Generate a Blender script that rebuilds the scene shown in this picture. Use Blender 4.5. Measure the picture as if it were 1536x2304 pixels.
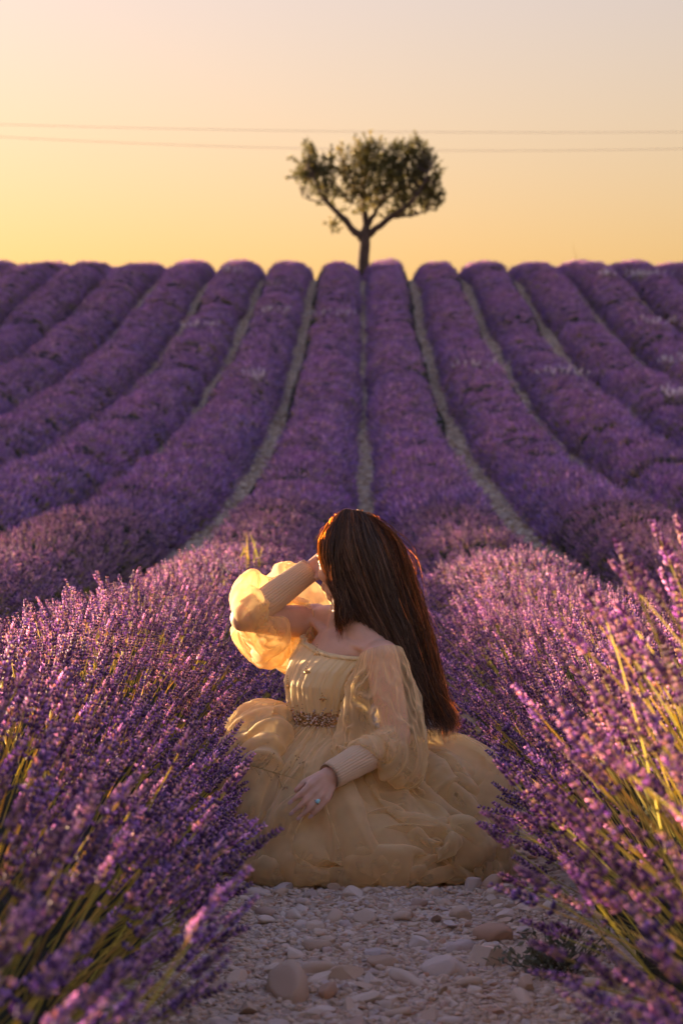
import bpy, bmesh, math
import numpy as np
from mathutils import Vector, Matrix

for o in list(bpy.data.objects):
    bpy.data.objects.remove(o, do_unlink=True)
scene = bpy.context.scene
COL = scene.collection
R = math.radians
rng = np.random.default_rng(11)

# ------------------------------------------------------------------ camera
EYE = 0.80
cam_d = bpy.data.cameras.new('camera')
cam_d.sensor_fit = 'VERTICAL'; cam_d.sensor_height = 36.0; cam_d.lens = 85.0
cam_d.clip_start = 0.1; cam_d.clip_end = 3000.0
cam_d.dof.use_dof = True; cam_d.dof.focus_distance = 6.3; cam_d.dof.aperture_fstop = 7.0
cam = bpy.data.objects.new('camera', cam_d); COL.objects.link(cam)
cam.location = (0.0, 0.0, EYE)
cam.rotation_euler = (R(90 + 1.35), 0.0, R(0.47))
scene.camera = cam

# ------------------------------------------------------------------ sky and sun
SUN_EL, SUN_AZ = 5.6, 49.0          # elevation; degrees left of the view axis (+Y)
world = bpy.data.worlds.new('World'); scene.world = world; world.use_nodes = True
wn = world.node_tree
for n in list(wn.nodes): wn.nodes.remove(n)
wo = wn.nodes.new('ShaderNodeOutputWorld'); wb = wn.nodes.new('ShaderNodeBackground')
sky = wn.nodes.new('ShaderNodeTexSky'); sky.sky_type = 'NISHITA'; sky.sun_disc = False
sky.sun_elevation = R(SUN_EL); sky.sun_rotation = R(-SUN_AZ)
sky.altitude = 300.0; sky.air_density = 2.2; sky.dust_density = 3.0; sky.ozone_density = 1.0
wb.inputs['Strength'].default_value = 0.055
warm = wn.nodes.new('ShaderNodeMix'); warm.data_type = 'RGBA'; warm.blend_type = 'MULTIPLY'; warm.inputs[0].default_value = 1.0
warm.inputs[7].default_value = (1.0, 0.99, 1.94, 1)             # the photograph's white balance
wn.links.new(sky.outputs[0], warm.inputs[6]); wn.links.new(warm.outputs[2], wb.inputs['Color']); wn.links.new(wb.outputs[0], wo.inputs['Surface'])
sun_d = bpy.data.lights.new('sun', 'SUN'); sun_d.energy = 5.0; sun_d.angle = R(0.6); sun_d.color = (1.0, 0.68, 0.38)
sun = bpy.data.objects.new('sun', sun_d); COL.objects.link(sun)
SUN_DIR = Vector((-math.sin(R(SUN_AZ)) * math.cos(R(SUN_EL)), math.cos(R(SUN_AZ)) * math.cos(R(SUN_EL)), math.sin(R(SUN_EL))))
sun.rotation_euler = SUN_DIR.to_track_quat('Z', 'Y').to_euler()
vs = scene.view_settings
vs.view_transform = 'Standard'; vs.look = 'None'; vs.exposure = 2.5; vs.gamma = 1.0; vs.use_curve_mapping = False
scene.cycles.max_bounces = 8; scene.cycles.transparent_max_bounces = 24
scene.cycles.diffuse_bounces = 3; scene.cycles.glossy_bounces = 2; scene.cycles.transmission_bounces = 4
scene.cycles.use_adaptive_sampling = True; scene.cycles.adaptive_threshold = 0.02

# ------------------------------------------------------------------ helpers
def tag(o, label=None, category=None, group=None, kind=None):
    if label: o['label'] = label
    if category: o['category'] = category
    if group: o['group'] = group
    if kind: o['kind'] = kind
    return o

def link(o, parent=None):
    COL.objects.link(o)
    if parent is not None: o.parent = parent
    return o

def empty(name, loc=(0, 0, 0)):
    o = bpy.data.objects.new(name, None); o.location = loc; o.empty_display_size = 0.1
    return link(o)

def make_mesh(name, V, F, mat=None, smooth=True, col=None, uv=None):
    me = bpy.data.meshes.new(name)
    V = np.asarray(V, dtype=np.float32)
    if isinstance(F, np.ndarray):
        nf, k = F.shape
        me.vertices.add(len(V)); me.vertices.foreach_set('co', V.ravel())
        me.loops.add(nf * k); me.loops.foreach_set('vertex_index', F.astype(np.int32).ravel())
        me.polygons.add(nf); me.polygons.foreach_set('loop_start', np.arange(0, nf * k, k, dtype=np.int32))
        me.polygons.foreach_set('loop_total', np.full(nf, k, dtype=np.int32))
    else:
        me.from_pydata(V.tolist(), [], F)
    if smooth: me.polygons.foreach_set('use_smooth', np.ones(len(me.polygons), dtype=bool))
    if col is not None:
        a = me.color_attributes.new('Col', 'FLOAT_COLOR', 'POINT')
        c = np.ones((len(V), 4), dtype=np.float32); c[:, :3] = col
        a.data.foreach_set('color', c.ravel())
    if uv is not None:
        a = me.attributes.new('st', 'FLOAT2', 'POINT'); a.data.foreach_set('vector', np.asarray(uv, dtype=np.float32).ravel())
    me.update(calc_edges=True)
    if mat is not None: me.materials.append(mat)
    return me

def obj(name, me, parent=None):
    o = bpy.data.objects.new(name, me)
    return link(o, parent)

def grid_faces(nu, nv, wrap_u=False):
    """faces of a grid of nu x nv points stored v-major (index = v*nu+u)"""
    u = np.arange(nu if wrap_u else nu - 1); v = np.arange(nv - 1)
    U, W = np.meshgrid(u, v)
    U2 = (U + 1) % nu
    return np.stack([W * nu + U, W * nu + U2, (W + 1) * nu + U2, (W + 1) * nu + U], -1).reshape(-1, 4)

def tube(path, radii, sides=6, cap=True):
    P = np.asarray(path, float); r = np.broadcast_to(np.asarray(radii, float), (len(P),))
    T = np.gradient(P, axis=0); T /= np.linalg.norm(T, axis=1, keepdims=True) + 1e-12
    ref = np.array([0, 0, 1.0]) if abs(T[0, 2]) < 0.9 else np.array([1.0, 0, 0])
    A = np.cross(T, ref); A /= np.linalg.norm(A, axis=1, keepdims=True) + 1e-12
    for i in range(1, len(P)):
        a = A[i - 1] - T[i] * np.dot(A[i - 1], T[i]); A[i] = a / (np.linalg.norm(a) + 1e-12)
    B = np.cross(T, A)
    th = np.linspace(0, 2 * np.pi, sides, endpoint=False)
    V = P[:, None, :] + r[:, None, None] * (np.cos(th)[None, :, None] * A[:, None, :] + np.sin(th)[None, :, None] * B[:, None, :])
    V = V.reshape(-1, 3); F = grid_faces(sides, len(P), True).tolist()
    if cap:
        F.append(list(range(sides))[::-1]); n = len(V) - sides; F.append([n + i for i in range(sides)])
    return V, F

class Soup:
    def __init__(s): s.V, s.F, s.C, s.n = [], [], [], 0
    def add(s, V, F, c=None):
        V = np.asarray(V, float)
        s.V.append(V); s.F += [[i + s.n for i in f] for f in (F.tolist() if isinstance(F, np.ndarray) else F)]
        if c is not None: s.C.append(np.broadcast_to(np.asarray(c, float), (len(V), 3)))
        s.n += len(V)
    def mesh(s, name, mat=None, smooth=True):
        return make_mesh(name, np.concatenate(s.V), s.F, mat, smooth, np.concatenate(s.C) if s.C else None)

def _hash(ix, iy, seed):
    h = (ix.astype(np.int64) * 374761393 + iy.astype(np.int64) * 668265263 + seed * 1442695041) & 0x7fffffff
    h = ((h ^ (h >> 13)) * 1274126177) & 0x7fffffff
    return ((h ^ (h >> 16)) & 0xffff) / 65535.0

def noise2(x, y, seed=0):
    x, y = np.broadcast_arrays(np.asarray(x, float), np.asarray(y, float))
    ix, iy = np.floor(x), np.floor(y); fx, fy = x - ix, y - iy
    fx = fx * fx * (3 - 2 * fx); fy = fy * fy * (3 - 2 * fy)
    a = _hash(ix, iy, seed); b = _hash(ix + 1, iy, seed); c = _hash(ix, iy + 1, seed); d = _hash(ix + 1, iy + 1, seed)
    return (a + (b - a) * fx) * (1 - fy) + (c + (d - c) * fx) * fy

def fbm(x, y, seed=0, octv=3):
    s, a, t = 0, 1.0, 0
    for k in range(octv):
        s = s + a * noise2(np.asarray(x) * 2 ** k, np.asarray(y) * 2 ** k, seed + k); t += a; a *= 0.5
    return s / t

def scatter(name, parent, pts, rot, scl, idx, sources, kind='stuff'):
    """a cloud of instances of the SOURCES' meshes: one object of kind stuff"""
    me = bpy.data.meshes.new(name)
    pts = np.asarray(pts, np.float32); n = len(pts)
    me.vertices.add(n); me.vertices.foreach_set('co', pts.ravel())
    for nm, ty, key, dat in (('rot', 'FLOAT_VECTOR', 'vector', rot), ('scl', 'FLOAT_VECTOR', 'vector', scl), ('idx', 'INT', 'value', idx)):
        a = me.attributes.new(nm, ty, 'POINT')
        dat = np.asarray(dat, np.int32 if ty == 'INT' else np.float32)
        a.data.foreach_set(key, dat.ravel())
    o = obj(name, me, parent)
    ng = bpy.data.node_groups.new(name, 'GeometryNodeTree')
    ng.interface.new_socket('Geometry', in_out='INPUT', socket_type='NodeSocketGeometry')
    ng.interface.new_socket('Geometry', in_out='OUTPUT', socket_type='NodeSocketGeometry')
    N, L = ng.nodes, ng.links
    gi = N.new('NodeGroupInput'); go = N.new('NodeGroupOutput')
    jn = N.new('GeometryNodeJoinGeometry')
    for s in reversed(sources):          # join geometry lists its links last first
        oi = N.new('GeometryNodeObjectInfo'); oi.inputs['Object'].default_value = s
        g2 = N.new('GeometryNodeGeometryToInstance'); L.new(oi.outputs['Geometry'], g2.inputs[0]); L.new(g2.outputs[0], jn.inputs[0])
    ip = N.new('GeometryNodeInstanceOnPoints'); ip.inputs['Pick Instance'].default_value = True
    def attr(nm, ty):
        a = N.new('GeometryNodeInputNamedAttribute'); a.data_type = ty; a.inputs['Name'].default_value = nm; return a.outputs['Attribute']
    er = N.new('FunctionNodeEulerToRotation'); L.new(attr('rot', 'FLOAT_VECTOR'), er.inputs[0])
    L.new(gi.outputs[0], ip.inputs['Points']); L.new(jn.outputs[0], ip.inputs['Instance'])
    L.new(attr('idx', 'INT'), ip.inputs['Instance Index']); L.new(er.outputs[0], ip.inputs['Rotation'])
    L.new(attr('scl', 'FLOAT_VECTOR'), ip.inputs['Scale']); L.new(ip.outputs[0], go.inputs[0])
    m = o.modifiers.new('scatter', 'NODES'); m.node_group = ng
    if kind: o['kind'] = kind
    return o

def source(name, me):
    return bpy.data.objects.new(name, me)      # never linked: only its mesh is used

def dir_euler(D):
    D = np.asarray(D, float); D = D / np.linalg.norm(D, axis=-1, keepdims=True)
    th = np.arccos(np.clip(D[..., 2], -1, 1)); ph = np.arctan2(D[..., 1], D[..., 0])
    return np.stack([np.zeros_like(th), th, ph], -1)

# ------------------------------------------------------------------ materials
class Mat:
    def __init__(s, name):
        s.m = bpy.data.materials.new(name); s.m.use_nodes = True
        s.t = s.m.node_tree; s.N = s.t.nodes; s.L = s.t.links
        for n in list(s.N): s.N.remove(n)
        s.out = s.N.new('ShaderNodeOutputMaterial')
    def n(s, ty, **kw):
        nd = s.N.new(ty)
        for k, v in kw.items():
            if k.startswith('_'): setattr(nd, k[1:], v)
            else: nd.inputs[k.replace('_', ' ')].default_value = v
        return nd
    def l(s, a, b): s.L.new(a, b)
    def ramp(s, src, stops):
        r = s.N.new('ShaderNodeValToRGB'); e = r.color_ramp.elements
        while len(e) < len(stops): e.new(0.5)
        for el, (p, c) in zip(e, stops): el.position = p; el.color = (*c, 1)
        s.l(src, r.inputs[0]); return r.outputs[0]
    def mix(s, fac, a, b, mode='MIX'):
        nd = s.N.new('ShaderNodeMix'); nd.data_type = 'RGBA'; nd.blend_type = mode
        for sock, v in ((nd.inputs[0], fac), (nd.inputs[6], a), (nd.inputs[7], b)):
            if hasattr(v, 'is_linked'): s.l(v, sock)
            else: sock.default_value = v if not isinstance(v, tuple) else (*v, 1)
        return nd.outputs[2]
    def math(s, op, a, b=0.0):
        nd = s.N.new('ShaderNodeMath'); nd.operation = op
        for sock, v in ((nd.inputs[0], a), (nd.inputs[1], b)):
            if hasattr(v, 'is_linked'): s.l(v, sock)
            else: sock.default_value = v
        return nd.outputs[0]
    def noise(s, scale, detail=3.0, rough=0.55, vec=None):
        nd = s.n('ShaderNodeTexNoise', Scale=scale, Detail=detail, Roughness=rough)
        if vec is not None: s.l(vec, nd.inputs['Vector'])
        return nd.outputs[0]
    def coords(s, kind='Object'):
        return s.N.new('ShaderNodeTexCoord').outputs[kind]
    def mixs(s, fac, a, b):
        nd = s.N.new('ShaderNodeMixShader')
        if hasattr(fac, 'is_linked'): s.l(fac, nd.inputs[0])
        else: nd.inputs[0].default_value = fac
        s.l(a, nd.inputs[1]); s.l(b, nd.inputs[2]); return nd.outputs[0]
    def done(s, shader):
        s.l(shader, s.out.inputs['Surface']); return s.m

def plant_material(name, trans=0.35, rough=0.6, vary=0.25, sheen=0.0, sat=1.0, patch=0.0):
    """colour from the mesh's Col attribute, varied from plant to plant, with light passing through"""
    M = Mat(name)
    at = M.n('ShaderNodeAttribute', _attribute_name='Col'); c = at.outputs['Color']
    oi = M.n('ShaderNodeObjectInfo')
    hs = M.n('ShaderNodeHueSaturation')
    ns = M.noise(0.33, 2, 0.6, oi.outputs['Location'])           # whole bushes differ in hue
    hv = M.math('MULTIPLY_ADD', M.math('ADD', M.math('MULTIPLY', oi.outputs['Random'], 0.05), M.math('MULTIPLY', ns, patch)), 1.0)
    hv.node.inputs[2].default_value = 0.475 - patch * 0.5
    M.l(hv, hs.inputs['Hue'])
    hs.inputs['Saturation'].default_value = sat
    wn_ = M.n('ShaderNodeTexWhiteNoise'); wn_.noise_dimensions = '1D'; M.l(oi.outputs['Random'], wn_.inputs['W'])
    v = M.math('MULTIPLY_ADD', wn_.outputs['Value'], 2 * vary); v.node.inputs[2].default_value = 1 - vary
    M.l(v, hs.inputs['Value']); M.l(c, hs.inputs['Color'])
    c = hs.outputs[0]
    p = M.n('ShaderNodeBsdfPrincipled', Roughness=rough)
    p.inputs['Specular IOR Level'].default_value = 0.25
    M.l(c, p.inputs['Base Color'])
    if sheen:
        p.inputs['Sheen Weight'].default_value = sheen; p.inputs['Sheen Roughness'].default_value = 0.4
        p.inputs['Sheen Tint'].default_value = (1.0, 0.8, 0.9, 1)
    t = M.n('ShaderNodeBsdfTranslucent'); M.l(M.mix(1.0, c, (1.6, 1.4, 1.4), 'MULTIPLY'), t.inputs['Color'])
    return M.done(M.mixs(trans, p.outputs[0], t.outputs[0]))
# ------------------------------------------------------------------ the hill
def ground_z(y):
    """flat by the path's near end, rising ever steeper to a rounded crest, then falling away"""
    y = np.asarray(y, float)
    yc = np.clip(y, 0, None)
    a, y1, roll = 0.00154, 79.5, 0.0128
    z = a * yc ** 2
    s1 = 2 * a * y1; z1 = a * y1 ** 2
    t = np.clip(y - y1, 0, None)
    tm = (s1 + 0.10) / roll
    q = np.minimum(t, tm)
    zr = z1 + s1 * q - roll * q * q / 2 - 0.10 * np.clip(t - tm, 0, 60)
    return np.clip(np.where(y > y1, zr, z) - 0.062, 0, None)          # level where the path begins

M = Mat('stony_soil')
co = M.coords()
big = M.noise(0.7, 4, 0.6, co); fine = M.noise(38, 5, 0.65, co)
vor = M.n('ShaderNodeTexVoronoi', Scale=26.0); M.l(co, vor.inputs['Vector'])
vor2 = M.n('ShaderNodeTexVoronoi', Scale=70.0); M.l(co, vor2.inputs['Vector'])
base = M.ramp(big, [(0.3, (0.44, 0.31, 0.21)), (0.7, (0.62, 0.47, 0.35))])
peb = M.ramp(vor.outputs['Color'], [(0.2, (0.48, 0.34, 0.23)), (0.8, (0.82, 0.66, 0.52))])
c = M.mix(0.55, base, peb); c = M.mix(M.math('MULTIPLY', fine, 0.4), c, (0.28, 0.19, 0.13))
p = M.n('ShaderNodeBsdfPrincipled', Roughness=0.9); p.inputs['Specular IOR Level'].default_value = 0.2
M.l(c, p.inputs['Base Color'])
hgt = M.math('ADD', M.math('MULTIPLY', vor.outputs['Distance'], -1.0), M.math('MULTIPLY', M.math('ADD', vor2.outputs['Distance'], fine), -0.35))
bp = M.n('ShaderNodeBump', Strength=0.9, Distance=0.02); M.l(hgt, bp.inputs['Height']); M.l(bp.outputs[0], p.inputs['Normal'])
MAT_SOIL = M.done(p.outputs[0])

xs = np.concatenate([-np.geomspace(600, 1.3, 60), np.arange(-1.25, 1.26, 0.05), np.geomspace(1.3, 600, 60)])
ys = np.concatenate([[-300, -100, -40, -15, -6], np.arange(-2, 14, 0.05), np.arange(14, 130, 0.8), np.geomspace(131, 900, 30)])
X, Y = np.meshgrid(xs, ys)
relief = (fbm(X * 5, Y * 5, 3, 3) - 0.5) * 0.035 * (np.abs(X) < 1.3) * (Y < 14) * (Y > -2)
Z = ground_z(Y) + relief
V = np.stack([X, Y, Z], -1).reshape(-1, 3)
ground = obj('ground', make_mesh('ground', V, grid_faces(len(xs), len(ys)), MAT_SOIL))
ground['kind'] = 'structure'

# ------------------------------------------------------------------ lavender: stalks with flower spikes
def floret(p, d, ln, w):
    """a small pointed bud: two pyramids base to base"""
    d = d / np.linalg.norm(d); a = np.cross(d, [0.3, 0.2, 0.93]); a /= np.linalg.norm(a); b = np.cross(d, a)
    m = p + d * ln * 0.55
    V = np.array([p, m + a * w, m + b * w, m - a * w, m - b * w, p + d * ln])
    F = [[0, 2, 1], [0, 3, 2], [0, 4, 3], [0, 1, 4], [5, 1, 2], [5, 2, 3], [5, 3, 4], [5, 4, 1]]
    return V, F

DARK = np.array([0.13, 0.065, 0.21]); MID = np.array([0.36, 0.21, 0.50]); PALE = np.array([0.68, 0.48, 0.64]); DRY = np.array([0.50, 0.35, 0.31])
STEM = np.array([0.46, 0.41, 0.10])
def stalk_mesh(seed, nwh, nfl, stem_len=0.34, spike_len=0.075, mat=None, stem_sides=3, fat=1.0):
    r = np.random.default_rng(seed); S = Soup()
    bend = r.uniform(0.0, 0.05)
    ax = lambda z: np.array([bend * (z / 0.4) ** 2, 0.012 * math.sin(z * 9 + seed), z])
    zs = np.linspace(0, stem_len + spike_len * 0.9, 5)
    V, F = tube([ax(z) for z in zs], np.linspace(0.0019, 0.0012, 5) * (1.25 if nwh < 7 else 1.0), stem_sides, False)
    S.add(V, F, STEM * r.uniform(0.8, 1.25))
    zz = np.linspace(0, 1, nwh)
    for k, q in enumerate(zz):
        z = stem_len + spike_len * q
        if k == 0 and r.random() < 0.6: z -= 0.016          # the lowest whorl sits apart
        rad = 0.0030 * (1 - 0.5 * q); ln = (0.0115 - 0.004 * q ** 2) * r.uniform(0.85, 1.15) * fat; w = 0.0026 * (1.1 - 0.35 * q) * fat
        if nfl < 5: w *= 1.35
        off = r.uniform(0, 6.28)
        for j in range(nfl):
            a = off + 6.283 * j / nfl + r.normal(0, 0.15)
            up = 1.25 + 1.0 * q + r.normal(0, 0.2)
            d = np.array([math.cos(a), math.sin(a), up])
            p0 = ax(z) + np.array([math.cos(a), math.sin(a), 0]) * rad
            V, F = floret(p0, d, ln * r.uniform(0.8, 1.2), w)
            u = r.random()
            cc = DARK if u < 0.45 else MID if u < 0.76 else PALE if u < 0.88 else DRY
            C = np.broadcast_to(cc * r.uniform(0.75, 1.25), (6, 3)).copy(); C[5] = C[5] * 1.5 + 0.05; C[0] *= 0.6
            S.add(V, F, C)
    if nwh > 6:                                             # a pair of narrow leaves low on the stem
        for s in (-1, 1):
            z = stem_len * r.uniform(0.15, 0.4); p0 = ax(z); d = np.array([s * 0.5, r.normal(0, .3), 0.8]); e = np.array([0, 0.003, 0])
            S.add([p0 - e, p0 + e, p0 + d * 0.045], [[0, 1, 2]], STEM * 0.9)
    me = S.mesh('lavender_stalk', mat, False)
    return me

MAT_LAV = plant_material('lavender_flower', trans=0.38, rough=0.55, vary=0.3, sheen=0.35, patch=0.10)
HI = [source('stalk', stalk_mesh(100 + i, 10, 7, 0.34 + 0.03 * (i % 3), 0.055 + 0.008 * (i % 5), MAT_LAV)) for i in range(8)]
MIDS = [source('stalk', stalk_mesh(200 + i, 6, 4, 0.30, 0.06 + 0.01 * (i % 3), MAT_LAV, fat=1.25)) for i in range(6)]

def tuft_mesh(seed, n=30):
    r = np.random.default_rng(seed); S = Soup()
    for k in range(n):
        x, y = r.normal(0, 0.075, 2); ln = r.uniform(0.05, 0.085); z0 = r.uniform(0.02, 0.12) - 1.2 * (x * x + y * y) ** 0.5 * 0.5
        d = np.array([x * 2.0 + r.normal(0, .12), y * 2.0 + r.normal(0, .12), 1.0]); d /= np.linalg.norm(d)
        p0 = np.array([x, y, z0])
        w = r.uniform(0.0055, 0.0082)
        V, F = floret(p0, d, ln, w); u = r.random()
        cc = DARK if u < 0.10 else MID * [1.0, 1.08, 0.92] if u < 0.80 else PALE if u < 0.92 else DRY
        S.add(V, F, np.minimum(cc * r.uniform(0.95, 1.4), 0.8))
        q = p0 - d * 0.16; e = np.array([0.003, 0, 0])
        S.add([q - e, q + e, p0 + e, p0 - e], [[0, 1, 2, 3]], STEM * r.uniform(0.5, 0.9))
    return S.mesh('lavender_tuft', MAT_LAV, False)
TUFT = [source('tuft', tuft_mesh(300 + i)) for i in range(8)]

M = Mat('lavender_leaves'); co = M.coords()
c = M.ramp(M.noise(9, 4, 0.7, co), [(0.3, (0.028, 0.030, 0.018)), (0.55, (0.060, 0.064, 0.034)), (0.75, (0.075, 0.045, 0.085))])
p = M.n('ShaderNodeBsdfPrincipled', Roughness=0.85); p.inputs['Specular IOR Level'].default_value = 0.1
bp = M.n('ShaderNodeBump', Strength=1.0, Distance=0.05); M.l(M.noise(45, 4, 0.7, co), bp.inputs['Height']); M.l(bp.outputs[0], p.inputs['Normal'])
M.l(c, p.inputs['Base Color']); MAT_LEAF = M.done(p.outputs[0])

ROW_GAP = 1.8
def row_size(row, y):
    """half width and height of the row at y: one bush after another, now fuller, now thinner, with a gap here and there"""
    y = np.asarray(y, float)
    ph = y / 1.15 + 0.9 * noise2(y / 2.1, row * 3.3, 24)
    b = np.abs(np.sin(np.pi * ph)) ** 0.6 - 0.7; g = noise2(y / 3.7, row * 3.1, 22) - 0.5
    notch = np.clip(noise2(y / 2.3, row * 5.7, 23) - 0.64, 0, 1) / 0.36
    k = 1 + 0.27 * b + 0.28 * g - 0.36 * notch
    hw = np.interp(y, [0, 9, 15, 30, 50], [0.66, 0.66, 0.64, 0.69, 0.75]) - (0.11 if row < 0 else 0.01) * np.exp(-((y - 6.1) / 1.1) ** 2); hh = np.interp(y, [0, 9, 15, 32, 55], [0.60, 0.60, 0.50, 0.52, 0.64])
    if row == 1: tall = np.exp(-((y - 3.5) / 1.0) ** 2); hh = hh + 0.42 * tall - 0.01; hw = hw + 0.08 * tall
    near = np.exp(-((y - 5) / 5.0) ** 2)
    k = 1 + (k - 1) * (1 - 0.6 * near)
    return hw * (0.5 + 0.5 * k), hh * k
def row_x(row): return (abs(row) - 0.5) * ROW_GAP * (1 if row > 0 else -1) + 0.05
def envelope(row, y, th, scale=1.0):
    hw, hh = row_size(row, y)
    cx, sz = np.cos(th), np.sin(th)
    fl = np.clip((y - 8) / 14, 0, 1); e1 = 1.20 - 0.25 * fl; e2 = 1.0 - 0.18 * fl
    if row == 1: tall = np.exp(-((y - 3.5) / 1.05) ** 2); e1 = e1 - 0.62 * tall; e2 = e2 - 0.40 * tall
    lump = 1 + 0.10 * (noise2(y / 0.45, th * 2.2 + row * 9, 25) - 0.5)
    px = row_x(row) + scale * hw * lump * np.sign(cx) * np.abs(cx) ** e1
    pz = ground_z(y) + 0.05 + scale * hh * lump * np.abs(sz) ** e2
    n = np.stack([cx / 0.70, np.zeros_like(cx), sz / 0.62], -1); n /= np.linalg.norm(n, axis=-1, keepdims=True)
    return np.stack([px, y, pz], -1), n

def in_view(P, grow=1.6, pad=0.8):
    half = 0.1412 * P[:, 1] * grow + pad
    return (np.abs(P[:, 0] + 0.0082 * P[:, 1]) < half)

ORD = ['first', 'second', 'third', 'fourth', 'fifth', 'sixth', 'seventh', 'eighth', 'ninth']
Y_END = 104.0
LAV_ROWS = {}
for row in [r_ for k in range(1, 10) for r_ in (-k, k)]:
    ak = abs(row); side = 'left' if row < 0 else 'right'
    r = np.random.default_rng(1000 + row)
    y0 = {1: 0.6, 2: 9.0}.get(ak, 14.0 + 6 * (ak - 3))
    root = empty('lavender_row', (row_x(row), y0, float(ground_z(y0))))
    lab = f'{ORD[ak-1]} purple lavender row {side} of the stony centre path'
    if ak == 1: lab = ('near lavender row on the left, its spikes leaning right over the path' if row < 0 else 'near lavender row on the right, sunlit spikes leaning left over the path')
    tag(root, lab, 'lavender row', 'lavender rows running up the hill')
    off = np.array(root.location)
    # leafy mound
    yy = np.concatenate([np.arange(y0, 14, 0.12), np.arange(max(y0, 14), Y_END, 0.3)]) if y0 < 14 else np.arange(y0, Y_END, 0.3)
    th = np.linspace(-0.12, np.pi + 0.12, 17); TH, YY = np.meshgrid(th, yy)
    sc_ = 0.60 + 0.28 * np.clip((YY - 8) / 16, 0, 1)
    P, n = envelope(row, YY.ravel(), np.clip(TH.ravel(), 0.0, np.pi), sc_.ravel())
    P[:, 2] = np.where((TH.ravel() < 0) | (TH.ravel() > np.pi), ground_z(YY.ravel()) - 0.1, P[:, 2])
    P += n * ((fbm(YY.ravel() * 7, TH.ravel() * 5 + row, 31) - 0.5) * 0.10)[:, None]
    fo = obj('foliage', make_mesh('foliage', P - off, grid_faces(len(th), len(yy)), MAT_LEAF), root)
    # stalks
    def place(y_a, y_b, dens, ln, spread, out_jit, droop=0.45):
        m = int((y_b - y_a) * 2.1 * dens)
        if m <= 0: return None
        y = r.uniform(y_a, y_b, m); th = r.uniform(0.02, np.pi - 0.02, m)
        if y_b < 31:                                        # fewer stalks low on the flanks
            k = r.random(m) < 0.18 + 0.82 * np.clip(np.sin(th) * 1.25, 0, 1); y, th = y[k], th[k]; m = len(y)
        P, n = envelope(row, y, th, 1.03 - np.abs(r.normal(0, out_jit * 1.5, m)) + r.normal(0, 0.015, m))
        D = n * 0.75 + np.array([0, 0, droop]) + r.normal(0, spread, (m, 3)); D /= np.linalg.norm(D, axis=1, keepdims=True)
        k = in_view(P) & ((n[:, 0] * np.sign(row) < 0.55) | (np.abs(P[:, 0]) < 0.3))
        return P[k], D[k]
    if ak == 1:
        P, D = place(1.9 if row > 0 else 1.5, 12.0, 215 if row > 0 else 225, 0.4, 0.13, 0.085, 0.5)
        s = r.uniform(0.85, 1.2, len(P)); ix = r.integers(0, 8, len(P))
        ln = 0.44 * s; B = P - D * ln[:, None]
        low = B[:, 2] < ground_z(B[:, 1]) + 0.02
        B[low, 2] = ground_z(B[low, 1]) + 0.02
        E = dir_euler(D)
        # the spikes that show largest are parts of their own
        pxx = 813 + 5440 * P[:, 0] / P[:, 1]; pyy = 1280 - 5440 * (P[:, 2] - EYE) / P[:, 1]
        vis = (pxx > -20) & (pxx < 1556) & (pyy < 2330) & (np.sign(row) * (P[:, 0] - row_x(row)) < 0.1)
        score = np.where(vis, 1 / P[:, 1], 0); own = np.argsort(-score)[:290]
        for q in own:
            fs = obj('flower_spike', HI[ix[q]].data, root)
            fs.location = B[q] - off; fs.rotation_euler = E[q]; fs.scale = (s[q],) * 3
        keep = np.ones(len(P), bool); keep[own] = False
        scatter('flower_spikes', root, B[keep] - off, E[keep], np.repeat(s[keep][:, None], 3, 1), ix[keep], HI)
    if ak <= 2:
        P, D = place(12.0 if ak == 1 else 11.0, 30.0, 300, 0.35, 0.15, 0.05)
        s = r.uniform(0.85, 1.2, len(P)) * 1.05
        B = P - D * (0.37 * s)[:, None]
        scatter('far_flower_spikes', root, B - off, dir_euler(D), np.repeat(s[:, None], 3, 1), r.integers(0, 6, len(P)), MIDS)
    P, D = place(max(y0, 26.0), Y_END, 44, 0.1, 0.13, 0.045, 0.6)
    s = r.uniform(0.8, 1.3, len(P))
    B = P - D * (0.10 * s)[:, None]
    scatter('flower_heads', root, B - off, dir_euler(D), np.repeat(s[:, None], 3, 1), r.integers(0, 8, len(P)), TUFT)
    LAV_ROWS[row] = root
# ------------------------------------------------------------------ the lone tree behind the crest
PXT = lambda x, y, d: np.array([(x - 812.6) * d / 5440.0, d, EYE + (1280.0 - y) * d / 5440.0])
TD = 94.0
base = PXT(816, 600, TD); base[2] = float(ground_z(TD))
tree = empty('almond_tree', base)
tag(tree, 'lone spreading almond tree standing on the crest at the end of the path', 'tree')
M = Mat('bark'); co = M.coords()
c = M.ramp(M.noise(3, 5, 0.7, co), [(0.3, (0.05, 0.036, 0.028)), (0.7, (0.13, 0.095, 0.075))])
p = M.n('ShaderNodeBsdfPrincipled', Roughness=0.9); M.l(c, p.inputs['Base Color'])
bp = M.n('ShaderNodeBump', Strength=0.8, Distance=0.08); M.l(M.noise(9, 4, 0.7, co), bp.inputs['Height']); M.l(bp.outputs[0], p.inputs['Normal'])
MAT_BARK = M.done(p.outputs[0])
r = np.random.default_rng(77)
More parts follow.
